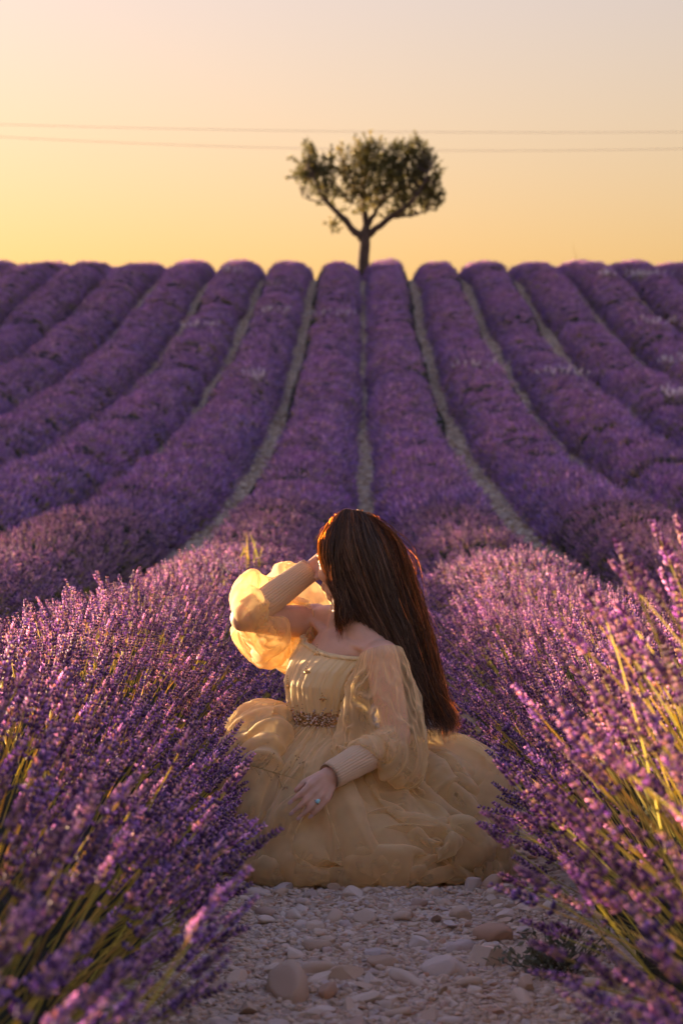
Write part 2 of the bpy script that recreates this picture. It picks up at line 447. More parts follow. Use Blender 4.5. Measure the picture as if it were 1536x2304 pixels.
def limb(pts, r0, r1, name, sides=10):
    """pts: (px, py, metres nearer or farther)"""
    P = np.array([PXT(a, b, TD) + [0, dy, 0] for a, b, dy in pts]); t = np.linspace(0, 1, len(P)); tt = np.linspace(0, 1, 14)
    Q = np.stack([np.interp(tt, t, P[:, k]) for k in range(3)], -1)
    for _ in range(3): Q[1:-1] = (Q[:-2] + 2 * Q[1:-1] + Q[2:]) / 4
    Q[1:-1] += r.normal(0, 0.025, (12, 3))
    V, F = tube(Q, np.linspace(r0, r1, 14) * (1 + r.normal(0, 0.04, 14)), sides)
    o = obj(name, make_mesh(name, V - base, F, MAT_BARK), tree); return Q
tr = np.array([[*base], *[PXT(x, y, TD) for x, y in ((817, 612), (817, 580), (820, 550), (819, 528), (824, 505))]]); tr[0, 2] -= 0.2
V, F = tube(tr, [0.32, 0.26, 0.23, 0.22, 0.23, 0.15], 12); obj('trunk', make_mesh('trunk', V - base, F, MAT_BARK), tree)
limbs = [limb(q, a, b, 'limb') for q, a, b in [
    ([(816, 540, 0), (795, 515, -.1), (765, 480, -.3), (735, 455, -.4), (712, 420, -.5), (695, 380, -.6)], 0.17, 0.03),
    ([(822, 530, 0), (822, 480, .2), (815, 430, .4), (822, 380, .5), (830, 330, .5)], 0.17, 0.03),
    ([(824, 530, 0), (850, 505, -.2), (885, 490, -.5), (925, 460, -.8), (955, 420, -1.0), (970, 380, -1.1)], 0.15, 0.03),
    ([(824, 510, 0), (850, 460, .4), (880, 410, .8), (900, 350, 1.0)], 0.11, 0.025),
    ([(815, 440, .4), (790, 400, .2), (775, 360, 0)], 0.08, 0.02), ([(885, 490, -.5), (930, 485, -.2), (960, 470, .1)], 0.06, 0.02),
    ([(765, 480, -.3), (750, 495, -.2), (747, 520, 0)], 0.035, 0.012), ([(735, 455, -.4), (700, 450, -.2), (680, 440, 0)], 0.04, 0.012),
    ([(850, 460, .4), (920, 400, .6), (975, 350, .7)], 0.07, 0.02), ([(790, 455, 0), (760, 420, .3), (740, 370, .5)], 0.05, 0.015)]]
LP = np.concatenate(limbs)
lobes = [(695, 370, 28, 40, 36), (712, 405, 36, 42, 46), (740, 440, 26, 24, 18), (745, 385, 22, 34, 10), (775, 370, 24, 30, 16), (800, 410, 42, 48, 50), (828, 350, 34, 34, 40), (850, 395, 44, 52, 60), (820, 460, 44, 26, 26),
         (900, 360, 40, 36, 46), (945, 355, 34, 34, 40), (905, 420, 50, 42, 64), (955, 405, 36, 44, 52), (925, 465, 42, 22, 32), (968, 450, 22, 30, 26), (885, 480, 30, 16, 12), (748, 515, 8, 14, 6), (678, 395, 12, 40, 10)]
S = Soup(); W = Soup()
GREEN = np.array([0.105, 0.105, 0.036]); GOLD = np.array([0.17, 0.14, 0.03])
for cx, cy, rx, ry, n in lobes:
    for _ in range(int(n * 1.45)):
        v = r.normal(0, 1, 3); v /= np.linalg.norm(v); v *= r.random() ** 0.35
        P = PXT(cx + v[0] * rx, cy + v[2] * ry, TD); P[1] += v[1] * rx / 58.0 * 1.3 + r.normal(0, 0.2)
        k = LP[np.argmin(np.sum((LP - P) ** 2, 1) + 0.6 * np.clip(LP[:, 2] - P[2], 0, 9) ** 2)]
        d = nrm_ = P - k; L_ = np.linalg.norm(d) + 1e-6; d = d / L_ * 0.7 + np.array([0, 0, 0.8]) + r.normal(0, 0.35, 3); d /= np.linalg.norm(d)
        if L_ < 1.6 and r.random() < 0.6:
            V, F = tube(np.array([k, (k + P) / 2 + r.normal(0, .05, 3), P]), [0.018, 0.012, 0.008], 4, False); W.add(V, F)
        ln = r.uniform(0.3, 0.6)
        V, F = tube(np.array([P, P + d * ln]), [0.009, 0.004], 3, False); W.add(V, F)
        cc = GOLD if (abs(cx - 790) < 40 and r.random() < 0.45) or r.random() < 0.06 else GREEN
        for q in range(20):
            t = r.uniform(0.05, 1.05); ld = d * 0.6 + r.normal(0, 0.55, 3); ld /= np.linalg.norm(ld); sd = np.cross(ld, r.normal(0, 1, 3)); sd /= np.linalg.norm(sd) + 1e-9
            a = P + d * ln * t; l = r.uniform(0.10, 0.17); w = l * 0.24
            S.add([a, a + ld * l * .5 + sd * w, a + ld * l, a + ld * l * .5 - sd * w], [[0, 1, 2, 3]], cc * r.uniform(0.6, 1.4))
MAT_TREELEAF = plant_material('almond_leaf', trans=0.35, rough=0.5, vary=0.1)
cr = obj('crown', S.mesh('crown', MAT_TREELEAF, False), tree); cr.data.transform(Matrix.Translation(-Vector(base))); cr['kind'] = 'stuff'
tw = obj('twigs', W.mesh('twigs', MAT_BARK, False), tree); tw.data.transform(Matrix.Translation(-Vector(base))); tw['kind'] = 'stuff'

# two overhead wires far behind the crest
MAT_WIRE = None
M = Mat('wire'); p = M.n('ShaderNodeBsdfPrincipled', Roughness=0.4, Metallic=0.6); p.inputs['Base Color'].default_value = (0.45, 0.42, 0.40, 1); MAT_WIRE = M.done(p.outputs[0])
for nm, v0, y0_, k, lab in (('upper', 1300, 295, 20 / 1300 ** 2, 'upper of the two thin overhead wires crossing the sky'), ('lower', 1150, 336, 33 / 1150 ** 2, 'lower of the two thin overhead wires, passing behind the tree crown')):
    xs_ = np.linspace(-1900, 4300, 80); P = np.array([PXT(x, y0_ - k * (x - v0) ** 2, 125.0) for x in xs_])
    V, F = tube(P, 0.013, 6)
    o = obj('overhead_wire', make_mesh('overhead_wire', V - P[40], F, MAT_WIRE)); o.location = P[40]
    tag(o, lab, 'wire', 'overhead wires')
# ------------------------------------------------------------------ the seated woman
PX = lambda x, y, d: np.array([(x - 812.6) * d / 5440.0, d, EYE + (1280.0 - y) * d / 5440.0])   # a point at its real distance
person = empty('person', (0.0, 6.45, 0.0))
tag(person, 'seated woman with long brown hair in a cream tulle gown, hand to forehead', 'person')
PO = np.array(person.location)
def pobj(name, me, parent=None):
    o = obj(name, me, parent or person)
    return o
def shift(V): return np.asarray(V, float) - PO
nrm = lambda v: np.asarray(v, float) / np.linalg.norm(v)

FWD = nrm([-0.82, -0.57, 0.0]); LEFT = nrm([0.57, -0.82, 0.0]); UP = np.array([0, 0, 1.0])
SH_L = np.array([0.052, 6.335, 0.565]); SH_R = np.array([-0.125, 6.585, 0.655])
EL_L = np.array([0.092, 6.245, 0.365]); WR_L = np.array([-0.078, 6.115, 0.278])
EL_R = np.array([-0.315, 6.485, 0.668]); WR_R = np.array([-0.132, 6.515, 0.802])
WAIST = np.array([-0.087, 6.47, 0.405]); NECK = np.array([-0.042, 6.475, 0.648]); HEAD = np.array([-0.027, 6.465, 0.83])
FACE = nrm([-0.93, 0.30, -0.14]); FSIDE = nrm(np.cross(UP, FACE)); FUP = np.cross(FACE, FSIDE)

# --- the body: overlapping tapered volumes fused into one continuous skin
B = Soup()
def ico(n=2):
    bm = bmesh.new(); bmesh.ops.create_icosphere(bm, subdivisions=n, radius=1.0)
    V = np.array([v.co[:] for v in bm.verts]); F = [[v.index for v in f.verts] for f in bm.faces]; bm.free(); return V, F
IV, IF = ico(3)
def ell(c, ax, r): B.add(np.asarray(c) + (IV * np.asarray(r)) @ np.asarray(ax), IF)
def cap(p0, p1, r0, r1, n=10):
    p0, p1 = np.asarray(p0, float), np.asarray(p1, float); d = p1 - p0; L_ = np.linalg.norm(d); d = d / L_
    ts = np.concatenate([-np.cos(np.linspace(0, np.pi / 2, 6))[:-1] * r0, np.linspace(0, L_, n), L_ + np.sin(np.linspace(0, np.pi / 2, 6))[1:] * r1])
    rs = np.where(ts < 0, np.sqrt(np.maximum(r0 ** 2 - ts ** 2, 1e-8)), np.where(ts > L_, np.sqrt(np.maximum(r1 ** 2 - (ts - L_) ** 2, 1e-8)), r0 + (r1 - r0) * np.clip(ts / L_, 0, 1)))
    B.add(*tube(p0 + ts[:, None] * d, np.maximum(rs, 1e-4), 16))
def chain(pts, rad):
    for i in range(len(pts) - 1): cap(pts[i], pts[i + 1], rad[i], rad[i + 1])
TORSO = [FWD, LEFT, UP]
PELV = np.array([-0.005, 6.49, 0.20])
ell(PELV, TORSO, (0.13, 0.16, 0.13)); ell(WAIST + [0.006, 0.01, 0], TORSO, (0.085, 0.105, 0.12))
cap(PELV, WAIST, 0.115, 0.095)
CH = np.array([-0.058, 6.465, 0.53]); ell(CH, TORSO, (0.080, 0.115, 0.125)); cap(WAIST, CH, 0.09, 0.095)
for s in (-1, 1): ell(CH + FWD * 0.042 + LEFT * 0.054 * s + [0, 0, -0.012], TORSO, (0.055, 0.055, 0.058))
mid_sh = (SH_L + SH_R) / 2
ell(mid_sh - [0, 0, 0.035], TORSO, (0.072, 0.135, 0.06))
for sh in (SH_L, SH_R):
    ell(sh, TORSO, (0.052, 0.05, 0.052)); cap(NECK + [0, 0, 0.02], sh + [0, 0, 0.004], 0.042, 0.040)
    cap(NECK + FWD * 0.052 - [0, 0, 0.030], sh * 0.8 + NECK * 0.2 + FWD * 0.036 + [0, 0, 0.012], 0.011, 0.012)       # collar bone
cap(NECK - [0, 0, 0.02], HEAD - FACE * 0.012 - [0, 0, 0.055], 0.054, 0.049)
cap(NECK + FWD * 0.035, HEAD + FACE * 0.0 + FSIDE * 0.03 - [0, 0, 0.07], 0.020, 0.018)
chain([SH_L, (SH_L + EL_L) / 2, EL_L], [0.046, 0.043, 0.036]); chain([EL_L, EL_L * .6 + WR_L * .4, WR_L], [0.037, 0.034, 0.024])
chain([SH_R, (SH_R + EL_R) / 2, EL_R], [0.046, 0.043, 0.036]); chain([EL_R, EL_R * .6 + WR_R * .4, WR_R], [0.037, 0.034, 0.024])
# legs folded to the side under the gown
HIP_L, KN_L, AN_L = PELV + LEFT * 0.08, np.array([-0.15, 6.23, 0.10]), np.array([0.12, 6.25, 0.06])
HIP_R, KN_R, AN_R = PELV - LEFT * 0.08, np.array([-0.20, 6.41, 0.115]), np.array([0.05, 6.55, 0.06])
for h, k, a in ((HIP_L, KN_L, AN_L), (HIP_R, KN_R, AN_R)):
    chain([h, (h + k) / 2, k], [0.088, 0.078, 0.058]); chain([k, k * .6 + a * .4, a], [0.056, 0.052, 0.034]); cap(a, a + [0.13, 0.03, -0.02], 0.034, 0.022)
# head and face
HX = [FACE, FSIDE, FUP]
hp = lambda f, s, u: HEAD + FACE * f + FSIDE * s + FUP * u
ell(hp(-0.004, 0, 0.016), HX, (0.084, 0.072, 0.084)); ell(hp(0.022, 0, -0.030), HX, (0.066, 0.062, 0.085))
ell(hp(0.040, 0, -0.078), HX, (0.044, 0.044, 0.034)); ell(hp(0.062, 0, -0.094), HX, (0.022, 0.022, 0.017))      # jaw, chin
for s in (-1, 1):
    ell(hp(0.058, 0.036 * s, -0.032), HX, (0.028, 0.026, 0.030)); ell(hp(0.070, 0.031 * s, 0.016), HX, (0.014, 0.024, 0.008))   # cheeks, brow
    ell(hp(0.072, 0.031 * s, -0.002), HX, (0.012, 0.013, 0.010))                                                                # closed lids
    ell(hp(-0.012, 0.077 * s, -0.012), HX, (0.017, 0.008, 0.030))                                                                # ears
cap(hp(0.078, 0, 0.004), hp(0.105, 0, -0.034), 0.0085, 0.0105); ell(hp(0.097, 0.011, -0.040), HX, (.011, .008, .008)); ell(hp(0.097, -0.011, -0.040), HX, (.011, .008, .008))
ell(hp(0.085, 0, -0.062), HX, (0.011, 0.021, 0.0065)); ell(hp(0.083, 0, -0.072), HX, (0.011, 0.018, 0.0070))
# hands
def hand(wr, knuck, across, down, bend, flip=1):
    """palm from the wrist to the knuckles; four fingers of unequal length that curl, and a thumb off the side of the palm"""
    d = nrm(knuck - wr); a = nrm(across - d * np.dot(across, d)); n = nrm(np.cross(d, a)); n = n * np.sign(np.dot(n, down))
    tips = []
    ln = [0.066, 0.076, 0.071, 0.056]; of = [-0.030, -0.010, 0.010, 0.029]
    for k in range(4):
        base = knuck + a * of[k] - d * (0.004 if k in (1, 2) else 0.011 + 0.004 * (k == 3))
        cap(wr + a * of[k] * 0.45, base, 0.0145, 0.0105, 6)
        dd = nrm(d + a * (of[k] * 1.6) + n * bend[0]); p1 = base + dd * ln[k] * 0.44
        d2 = nrm(dd + n * bend[1]); p2 = p1 + d2 * ln[k] * 0.32
        d3 = nrm(d2 + n * bend[1]); p3 = p2 + d3 * ln[k] * 0.26
        cap(base, p1, 0.0092, 0.0082, 6); cap(p1, p2, 0.0080, 0.0072, 6); cap(p2, p3, 0.0070, 0.0056, 6)
        tips.append((p3, d3, base, p1, n))
    t0 = wr + d * 0.022 - a * 0.022 + n * 0.006; t1 = t0 + nrm(d * 0.9 - a * 0.40 + n * 0.45) * 0.040; t2 = t1 + nrm(d * 1.0 - a * 0.05 + n * 0.4) * 0.030
    cap(wr, t0, 0.014, 0.0135, 6); cap(t0, t1, 0.0125, 0.0098, 6); cap(t1, t2, 0.0094, 0.0070, 6)
    return tips
KN_HL = WR_L + np.array([-0.036, -0.040, -0.046])
TIPS = hand(WR_L, KN_HL, np.array([0.75, 0.45, -0.35]), np.array([0, 0.3, -1.0]), (0.30, 0.28))
TIPS_R = hand(WR_R, WR_R + np.array([0.060, 0.028, 0.040]), np.array([0.3, 0.5, -0.3]), np.array([0.6, -0.5, -0.3]), (0.25, 0.30))
raw = B.mesh('body_raw')
tmp = bpy.data.objects.new('body_raw', raw); COL.objects.link(tmp)
rm = tmp.modifiers.new('r', 'REMESH'); rm.mode = 'VOXEL'; rm.voxel_size = 0.0042; rm.use_smooth_shade = True
sm = tmp.modifiers.new('s', 'SMOOTH'); sm.factor = 0.5; sm.iterations = 5
dg = bpy.context.evaluated_depsgraph_get()
body_me = bpy.data.meshes.new_from_object(tmp.evaluated_get(dg)); body_me.name = 'body'
bpy.data.objects.remove(tmp, do_unlink=True)
V = np.zeros(len(body_me.vertices) * 3, np.float32); body_me.vertices.foreach_get('co', V)
body_me.vertices.foreach_set('co', (V.reshape(-1, 3) - PO).astype(np.float32).ravel())
M = Mat('skin'); co = M.coords()
c = M.ramp(M.noise(30, 3, 0.5, co), [(0.3, (0.60, 0.35, 0.24)), (0.7, (0.68, 0.41, 0.29))])
p = M.n('ShaderNodeBsdfPrincipled', Roughness=0.45); p.inputs['Specular IOR Level'].default_value = 0.35
p.inputs['Subsurface Weight'].default_value = 0.12; p.inputs['Subsurface Radius'].default_value = (0.012, 0.004, 0.002); p.inputs['Subsurface Scale'].default_value = 1.0
M.l(c, p.inputs['Base Color'])
bp = M.n('ShaderNodeBump', Strength=0.15, Distance=0.002); M.l(M.noise(420, 2, 0.5, co), bp.inputs['Height']); M.l(bp.outputs[0], p.inputs['Normal'])
MAT_SKIN = M.done(p.outputs[0]); body_me.materials.clear(); body_me.materials.append(MAT_SKIN)
body_me.polygons.foreach_set('use_smooth', np.ones(len(body_me.polygons), bool))
body = pobj('body', body_me)
# finger nails and the ring
def plain(name, col, rough=0.5, metal=0.0, **kw):
    M = Mat(name); p = M.n('ShaderNodeBsdfPrincipled', Roughness=rough, Metallic=metal); p.inputs['Base Color'].default_value = (*col, 1)
    for k, v in kw.items(): p.inputs[k.replace('_', ' ')].default_value = v
    return M.done(p.outputs[0])
MAT_NAIL = plain('nail_polish', (0.62, 0.42, 0.40), 0.2); MAT_SILVER = plain('silver', (0.75, 0.73, 0.7), 0.2, 1.0); MAT_OPAL = plain('opal', (0.35, 0.72, 0.74), 0.08)
for p3, d3, base, p1, n in TIPS + TIPS_R:
    a = nrm(np.cross(d3, n)); S = Soup()
    S.add(p3 - n * 0.0040 + d3 * 0.003 + (IV * [0.0085, 0.0048, 0.0022]) @ np.array([d3, a, n]), IF)
    nail = pobj('nail', S.mesh('nail', MAT_NAIL), body); nail.data.transform(Matrix.Translation(-PO))
_, _, rb, r1, rn = TIPS[2]; rd = nrm(r1 - rb); rc = rb + rd * 0.016; ra = nrm(np.cross(rd, rn)); rn2 = np.cross(ra, rd)
th = np.linspace(0, 2 * np.pi, 25)
S = Soup(); S.add(*tube(rc + 0.0098 * (np.cos(th)[:, None] * ra + np.sin(th)[:, None] * rn2), 0.0013, 6, False))
ring = pobj('ring', S.mesh('ring', MAT_SILVER)); ring.data.transform(Matrix.Translation(-PO))
S = Soup(); S.add(rc - rn * 0.0125 + (IV * [0.0062, 0.0052, 0.0040]) @ np.array([rd, ra, rn]), IF)
gem = pobj('gem_stone', S.mesh('gem', MAT_OPAL), ring); gem.data.transform(Matrix.Translation(-PO))

# --- cloth: a small position based solver that lets the fabric fall into its own folds
def cloth(X, wrap, pin, steps, rest_scale=(1.0, 1.0), gravity=-9.8, force=None, pressure=0.0, colliders=(), capsules=(), floor=None, wall=None, iters=10, bend=0.08, dt=0.016, damp=0.97, rest=None):
    nv, nu, _ = X.shape; n = nu * nv
    id_ = np.arange(n).reshape(nv, nu)
    Rst = (rest if rest is not None else X).reshape(-1, 3)
    sets = []
    def add(a, b, k, sc):
        a, b = a.ravel(), b.ravel(); L = np.linalg.norm(Rst[a] - Rst[b], axis=1) * sc
        sets.append((a, b, L, k))
    su, sv = rest_scale
    ur = nu if wrap else nu - 1
    for par in (0, 1):
        u = np.arange(par, ur, 2); add(id_[:, u], id_[:, (u + 1) % nu], 1.0, su)
        v = np.arange(par, nv - 1, 2); add(id_[v], id_[v + 1], 1.0, sv)
    sd = (su * su * 0.5 + sv * sv * 0.5) ** 0.5
    for par in (0, 1):
        v = np.arange(par, nv - 1, 2); u = np.arange(ur); u2 = (u + 1) % nu
        add(id_[np.ix_(v, u)], id_[np.ix_(v + 1, u2)], 0.35, sd); add(id_[np.ix_(v, u2)], id_[np.ix_(v + 1, u)], 0.35, sd)
    for par in (0, 1):
        u = np.arange(nu if wrap else nu - 2); u = u[(u // 2) % 2 == par]; add(id_[:, u], id_[:, (u + 2) % nu], bend, su)
        v = np.arange(nv - 2); v = v[(v // 2) % 2 == par]; add(id_[v], id_[v + 2], bend, sv)
    x = X.reshape(-1, 3).copy(); vel = np.zeros_like(x); pin = pin.ravel(); w = np.where(pin, 0.0, 1.0); x0 = x.copy()
    for st in range(steps):
        acc = np.zeros_like(x); acc[:, 2] += gravity
        if force is not None: acc += force(x, st)
        if pressure:
            G = x.reshape(nv, nu, 3)
            du = np.roll(G, -1, 1) - np.roll(G, 1, 1); dv = np.gradient(G, axis=0)
            nn = np.cross(du, dv); nn /= np.linalg.norm(nn, axis=-1, keepdims=True) + 1e-9
            acc += pressure * nn.reshape(-1, 3)
        vel = (vel + dt * acc) * damp; pr = x + dt * vel * w[:, None]
        for it in range(iters):
            for a, b, L, k in sets:
                d = pr[b] - pr[a]; l = np.sqrt((d * d).sum(1)) + 1e-9
                ws = w[a] + w[b]; ws[ws == 0] = 1
                cr = (k * (l - L) / (l * ws))[:, None] * d
                pr[a] += cr * w[a][:, None]; pr[b] -= cr * w[b][:, None]
            if it % 3 == 2 or it == iters - 1:
                for c_, A_, r_ in colliders:
                    q = (pr - c_) @ np.asarray(A_).T / r_; dd = np.linalg.norm(q, axis=1); h = (dd < 1) & ~pin
                    if h.any():
                        pr[h] = c_ + ((q[h] / dd[h][:, None]) * r_) @ np.asarray(A_); pr[h] = pr[h] * 0.6 + 0.4 * (x[h] + (pr[h] - x[h]) * 1.0)
                for p0, p1, ra_, rb_ in capsules:
                    e = p1 - p0; t = np.clip(((pr - p0) @ e) / (e @ e), 0, 1); q = pr - (p0 + t[:, None] * e); l = np.linalg.norm(q, axis=1) + 1e-9
                    rr = ra_ + (rb_ - ra_) * t; h = (l < rr) & ~pin
                    pr[h] += q[h] / l[h][:, None] * (rr[h] - l[h])[:, None]
                if wall is not None:
                    wx, wy, wr, wq = wall; dx, dy = (pr[:, 0] - wx) / wr, (pr[:, 1] - wy) / wq; 
                    rnd = 1 - 0.06 * np.clip(pr[:, 2] / 0.34, 0, 1.2) ** 2; dx, dy = dx / rnd, dy / rnd; l = np.sqrt(dx * dx + dy * dy); h = (l > 1) & ~pin; dx, dy = dx * rnd, dy * rnd
                    pr[h, 0] = wx + dx[h] / l[h] * wr; pr[h, 1] = wy + dy[h] / l[h] * wq
                if floor is not None:
                    h = pr[:, 2] < floor
                    pr[h, 2] = floor; pr[h, :2] = x[h, :2] + 0.35 * (pr[h, :2] - x[h, :2])
        pr[pin] = x0[pin]
        vel = (pr - x) / dt; sp = np.linalg.norm(vel, axis=1, keepdims=True); vel *= np.minimum(1, 3.0 / (sp + 1e-9)); x = pr
    return x.reshape(nv, nu, 3)

def fabric(name, color, alpha, trans=0.5, weave=None, back=None):
    M = Mat(name)
    d = M.n('ShaderNodeBsdfPrincipled', Roughness=0.75); d.inputs['Base Color'].default_value = (*color, 1); d.inputs['Specular IOR Level'].default_value = 0.12
    d.inputs['Sheen Weight'].default_value = 0.25; d.inputs['Sheen Roughness'].default_value = 0.5
    t = M.n('ShaderNodeBsdfTranslucent'); t.inputs['Color'].default_value = (*(back or color), 1)
    s = M.mixs(trans, d.outputs[0], t.outputs[0])
    if alpha < 1:
        tr = M.n('ShaderNodeBsdfTransparent')
        lw = M.n('ShaderNodeLayerWeight', Blend=0.35)             # sheer netting: denser where it is seen edge-on
        f = M.math('MULTIPLY_ADD', lw.outputs['Facing'], 0.95); f.node.inputs[2].default_value = alpha
        co = M.coords(); f = M.math('MULTIPLY', f, M.math('MULTIPLY_ADD', M.noise(18, 3, 0.5, co), 0.5)); f.node.inputs[1].links[0].from_node.inputs[2].default_value = 0.75
        f = M.math('MINIMUM', f, 1.0)
        s = M.mixs(f, tr.outputs[0], s)
    return M.done(s)
MAT_TULLE = fabric('cream_tulle', (0.94, 0.74, 0.42), 0.29, 0.48, back=(0.98, 0.74, 0.34))
MAT_LINING = fabric('cream_lining', (0.90, 0.66, 0.34), 1.0, 0.25)
MAT_BODICE = fabric('gathered_cream_tulle', (0.92, 0.71, 0.38), 1.0, 0.2)
MAT_KNIT = fabric('ribbed_beige_knit', (0.76, 0.54, 0.34), 1.0, 0.12)

# bodice: pleated tulle from the belt up to the off-shoulder neckline
nt, nz = 360, 40
ang = np.linspace(0, 2 * np.pi, nt, endpoint=False)
def torso_ring(t):
    c = WAIST * (1 - t) + np.array([-0.040, 6.468, 0.600]) * t + np.array([-0.004, 0, 0]) * math.sin(math.pi * t)
    wd = np.interp(t, [0, .3, .6, 1], [0.112, 0.128, 0.138, 0.150]); fr = np.interp(t, [0, .25, .5, .75, 1], [0.098, 0.118, 0.136, 0.130, 0.096]); bk = np.interp(t, [0, .5, 1], [0.092, 0.098, 0.090])
    return c, wd, fr, bk
Vb = []
for j in range(nz):
    t = j / (nz - 1); c, wd, fr, bk = torso_ring(t)
    ca, sa = np.cos(ang), np.sin(ang)
    pl = fbm(ang * 9.0 + 0.5 * t, np.full(nt, t * 1.3), 41, 2) + 0.6 * noise2(ang * 24 + t * 0.8, np.full(nt, t * 1.0), 43)
    pl = (pl - 0.8) * 0.016 * (0.55 + 0.45 * math.sin(math.pi * min(1, t * 1.1)))
    rr = 1 + pl / 0.12
    P = c + (np.where(ca > 0, fr, bk) * ca * rr)[:, None] * FWD + (wd * sa * rr)[:, None] * LEFT
    P[:, 2] += t * (-0.23 * (wd * sa)) - t * 0.014 * np.clip(ca, 0, 1) ** 2
    if j == nz - 1: P += (c - P) * 0.06 + [0, 0, 0.002]
    Vb.append(P)
bodice = pobj('bodice', make_mesh('bodice', shift(np.concatenate(Vb)), grid_faces(nt, nz, True), MAT_BODICE))
# gathered trim along the neckline
nl = Vb[-2]; S = Soup()
S.add(*tube(np.vstack([nl, nl[:1]]) + np.stack([0 * ang, 0 * ang, 0.003 * noise2(ang * 20, ang * 0, 5)], -1).repeat(1, 0)[np.r_[0:nt, 0]], 0.0045 + 0.002 * noise2(np.r_[ang, 0] * 22, np.zeros(nt + 1), 8), 6, False))
trim = pobj('neckline_trim', S.mesh('neckline_trim', MAT_BODICE), bodice); trim.data.transform(Matrix.Translation(-PO))

# belt of beads
MAT_GOLD = plain('gold_beads', (0.55, 0.36, 0.17), 0.22, 0.9); MAT_PEARL = plain('pearl_beads', (0.72, 0.56, 0.48), 0.15, 0.3)
r = np.random.default_rng(5)
S = Soup(); zz = np.linspace(-0.026, 0.018, 4)
ring_pts = lambda t, g: torso_ring(0)[0] + (np.where(np.cos(t) > 0, 0.103, 0.097) * np.cos(t) * g)[:, None] * FWD + (0.117 * np.sin(t) * g)[:, None] * LEFT
for z in zz: S.V.append(ring_pts(ang, 1.0 + 0 * ang) + [0, 0, z])
S.F = grid_faces(nt, 4, True).tolist()
belt = pobj('belt', S.mesh('belt', MAT_GOLD)); belt.data.transform(Matrix.Translation(-PO))
I1V, I1F = ico(1)
for nm, m_, cnt in (('gold_beads', MAT_GOLD, 900), ('pearl_beads', MAT_PEARL, 700)):
    S = Soup(); ta = r.uniform(0, 2 * np.pi, cnt); zb = np.clip(r.normal(-0.004, 0.012, cnt), -0.03, 0.05) + (r.random(cnt) < 0.08) * r.uniform(0.01, 0.05, cnt)
    Pb = ring_pts(ta, 1.01 + r.uniform(0, 0.06, cnt)) + np.stack([0 * zb, 0 * zb, zb], -1)
    for q in range(cnt): S.add(Pb[q] + I1V * r.uniform(0.0016, 0.0036), I1F)
    o = pobj(nm, S.mesh(nm, m_), belt); o.data.transform(Matrix.Translation(-PO)); o['kind'] = 'stuff'
# little gold flower sprigs sewn on the bodice
def bodice_at(px, py):
    allP = np.concatenate(Vb); sx = 812.6 + 5440 * allP[:, 0] / allP[:, 1]; sy = 1280 - 5440 * (allP[:, 2] - EYE) / allP[:, 1]
    k = np.argmin((sx - px) ** 2 + (sy - py) ** 2 + (allP[:, 1] > 6.48) * 1e6); P = allP[k]
    return P, nrm((P - np.array([-0.065, 6.47, P[2]])))
for px, py in ((692, 1508), (728, 1566), (774, 1572), (716, 1466), (655, 1512), (650, 1540)):
    P, n = bodice_at(px, py); a = nrm(np.cross(n, UP)); b = np.cross(a, n); S = Soup()
    for q in range(3):
        an = R(90 + (q - 1) * 55); d = math.cos(an) * a * -1 - math.sin(an) * b
        S.add(P + n * 0.004 + d * 0.006 + (IV * [0.0065, 0.0030, 0.0022]) @ np.array([d, nrm(np.cross(n, d)), n]), IF)
    for q in range(4): S.add(P + n * 0.004 + b * (0.004 + 0.006 * q) + a * r.normal(0, 0.002) + I1V * 0.0018, I1F)
    o = pobj('beaded_sprig', S.mesh('beaded_sprig', MAT_GOLD), bodice); o.data.transform(Matrix.Translation(-PO))

# cuffs: ribbed knit on both forearms
def cuff(p0, p1, r0, r1, name):
    n = 16; ts = np.linspace(0, 1, n); e = p1 - p0; d = nrm(e); a = nrm(np.cross(d, UP)); b = np.cross(d, a)
    th = np.linspace(0, 2 * np.pi, 192, endpoint=False); V = []
    for t in ts:
        rr = (r0 + (r1 - r0) * t) * (1 + 0.03 * np.cos(th * 32)) + 0.003 * (noise2(th * 0 + t * 9, th * 2, 3) - 0.5)
        V.append(p0 + e * t + rr[:, None] * (np.cos(th)[:, None] * a + np.sin(th)[:, None] * b))
    rr = 0.9 * r1; V.append(p1 - d * 0.004 + rr * (np.cos(th)[:, None] * a + np.sin(th)[:, None] * b))
    o = pobj(name, make_mesh(name, shift(np.concatenate(V)), grid_faces(192, n + 1, True), MAT_KNIT)); return o
cuff(EL_L * 0.92 + WR_L * 0.08, WR_L * 1.02 - EL_L * 0.02, 0.044, 0.034, 'cuff')
cuff(EL_R * 0.92 + WR_R * 0.08, WR_R * 0.98 + EL_R * 0.02, 0.043, 0.033, 'cuff')

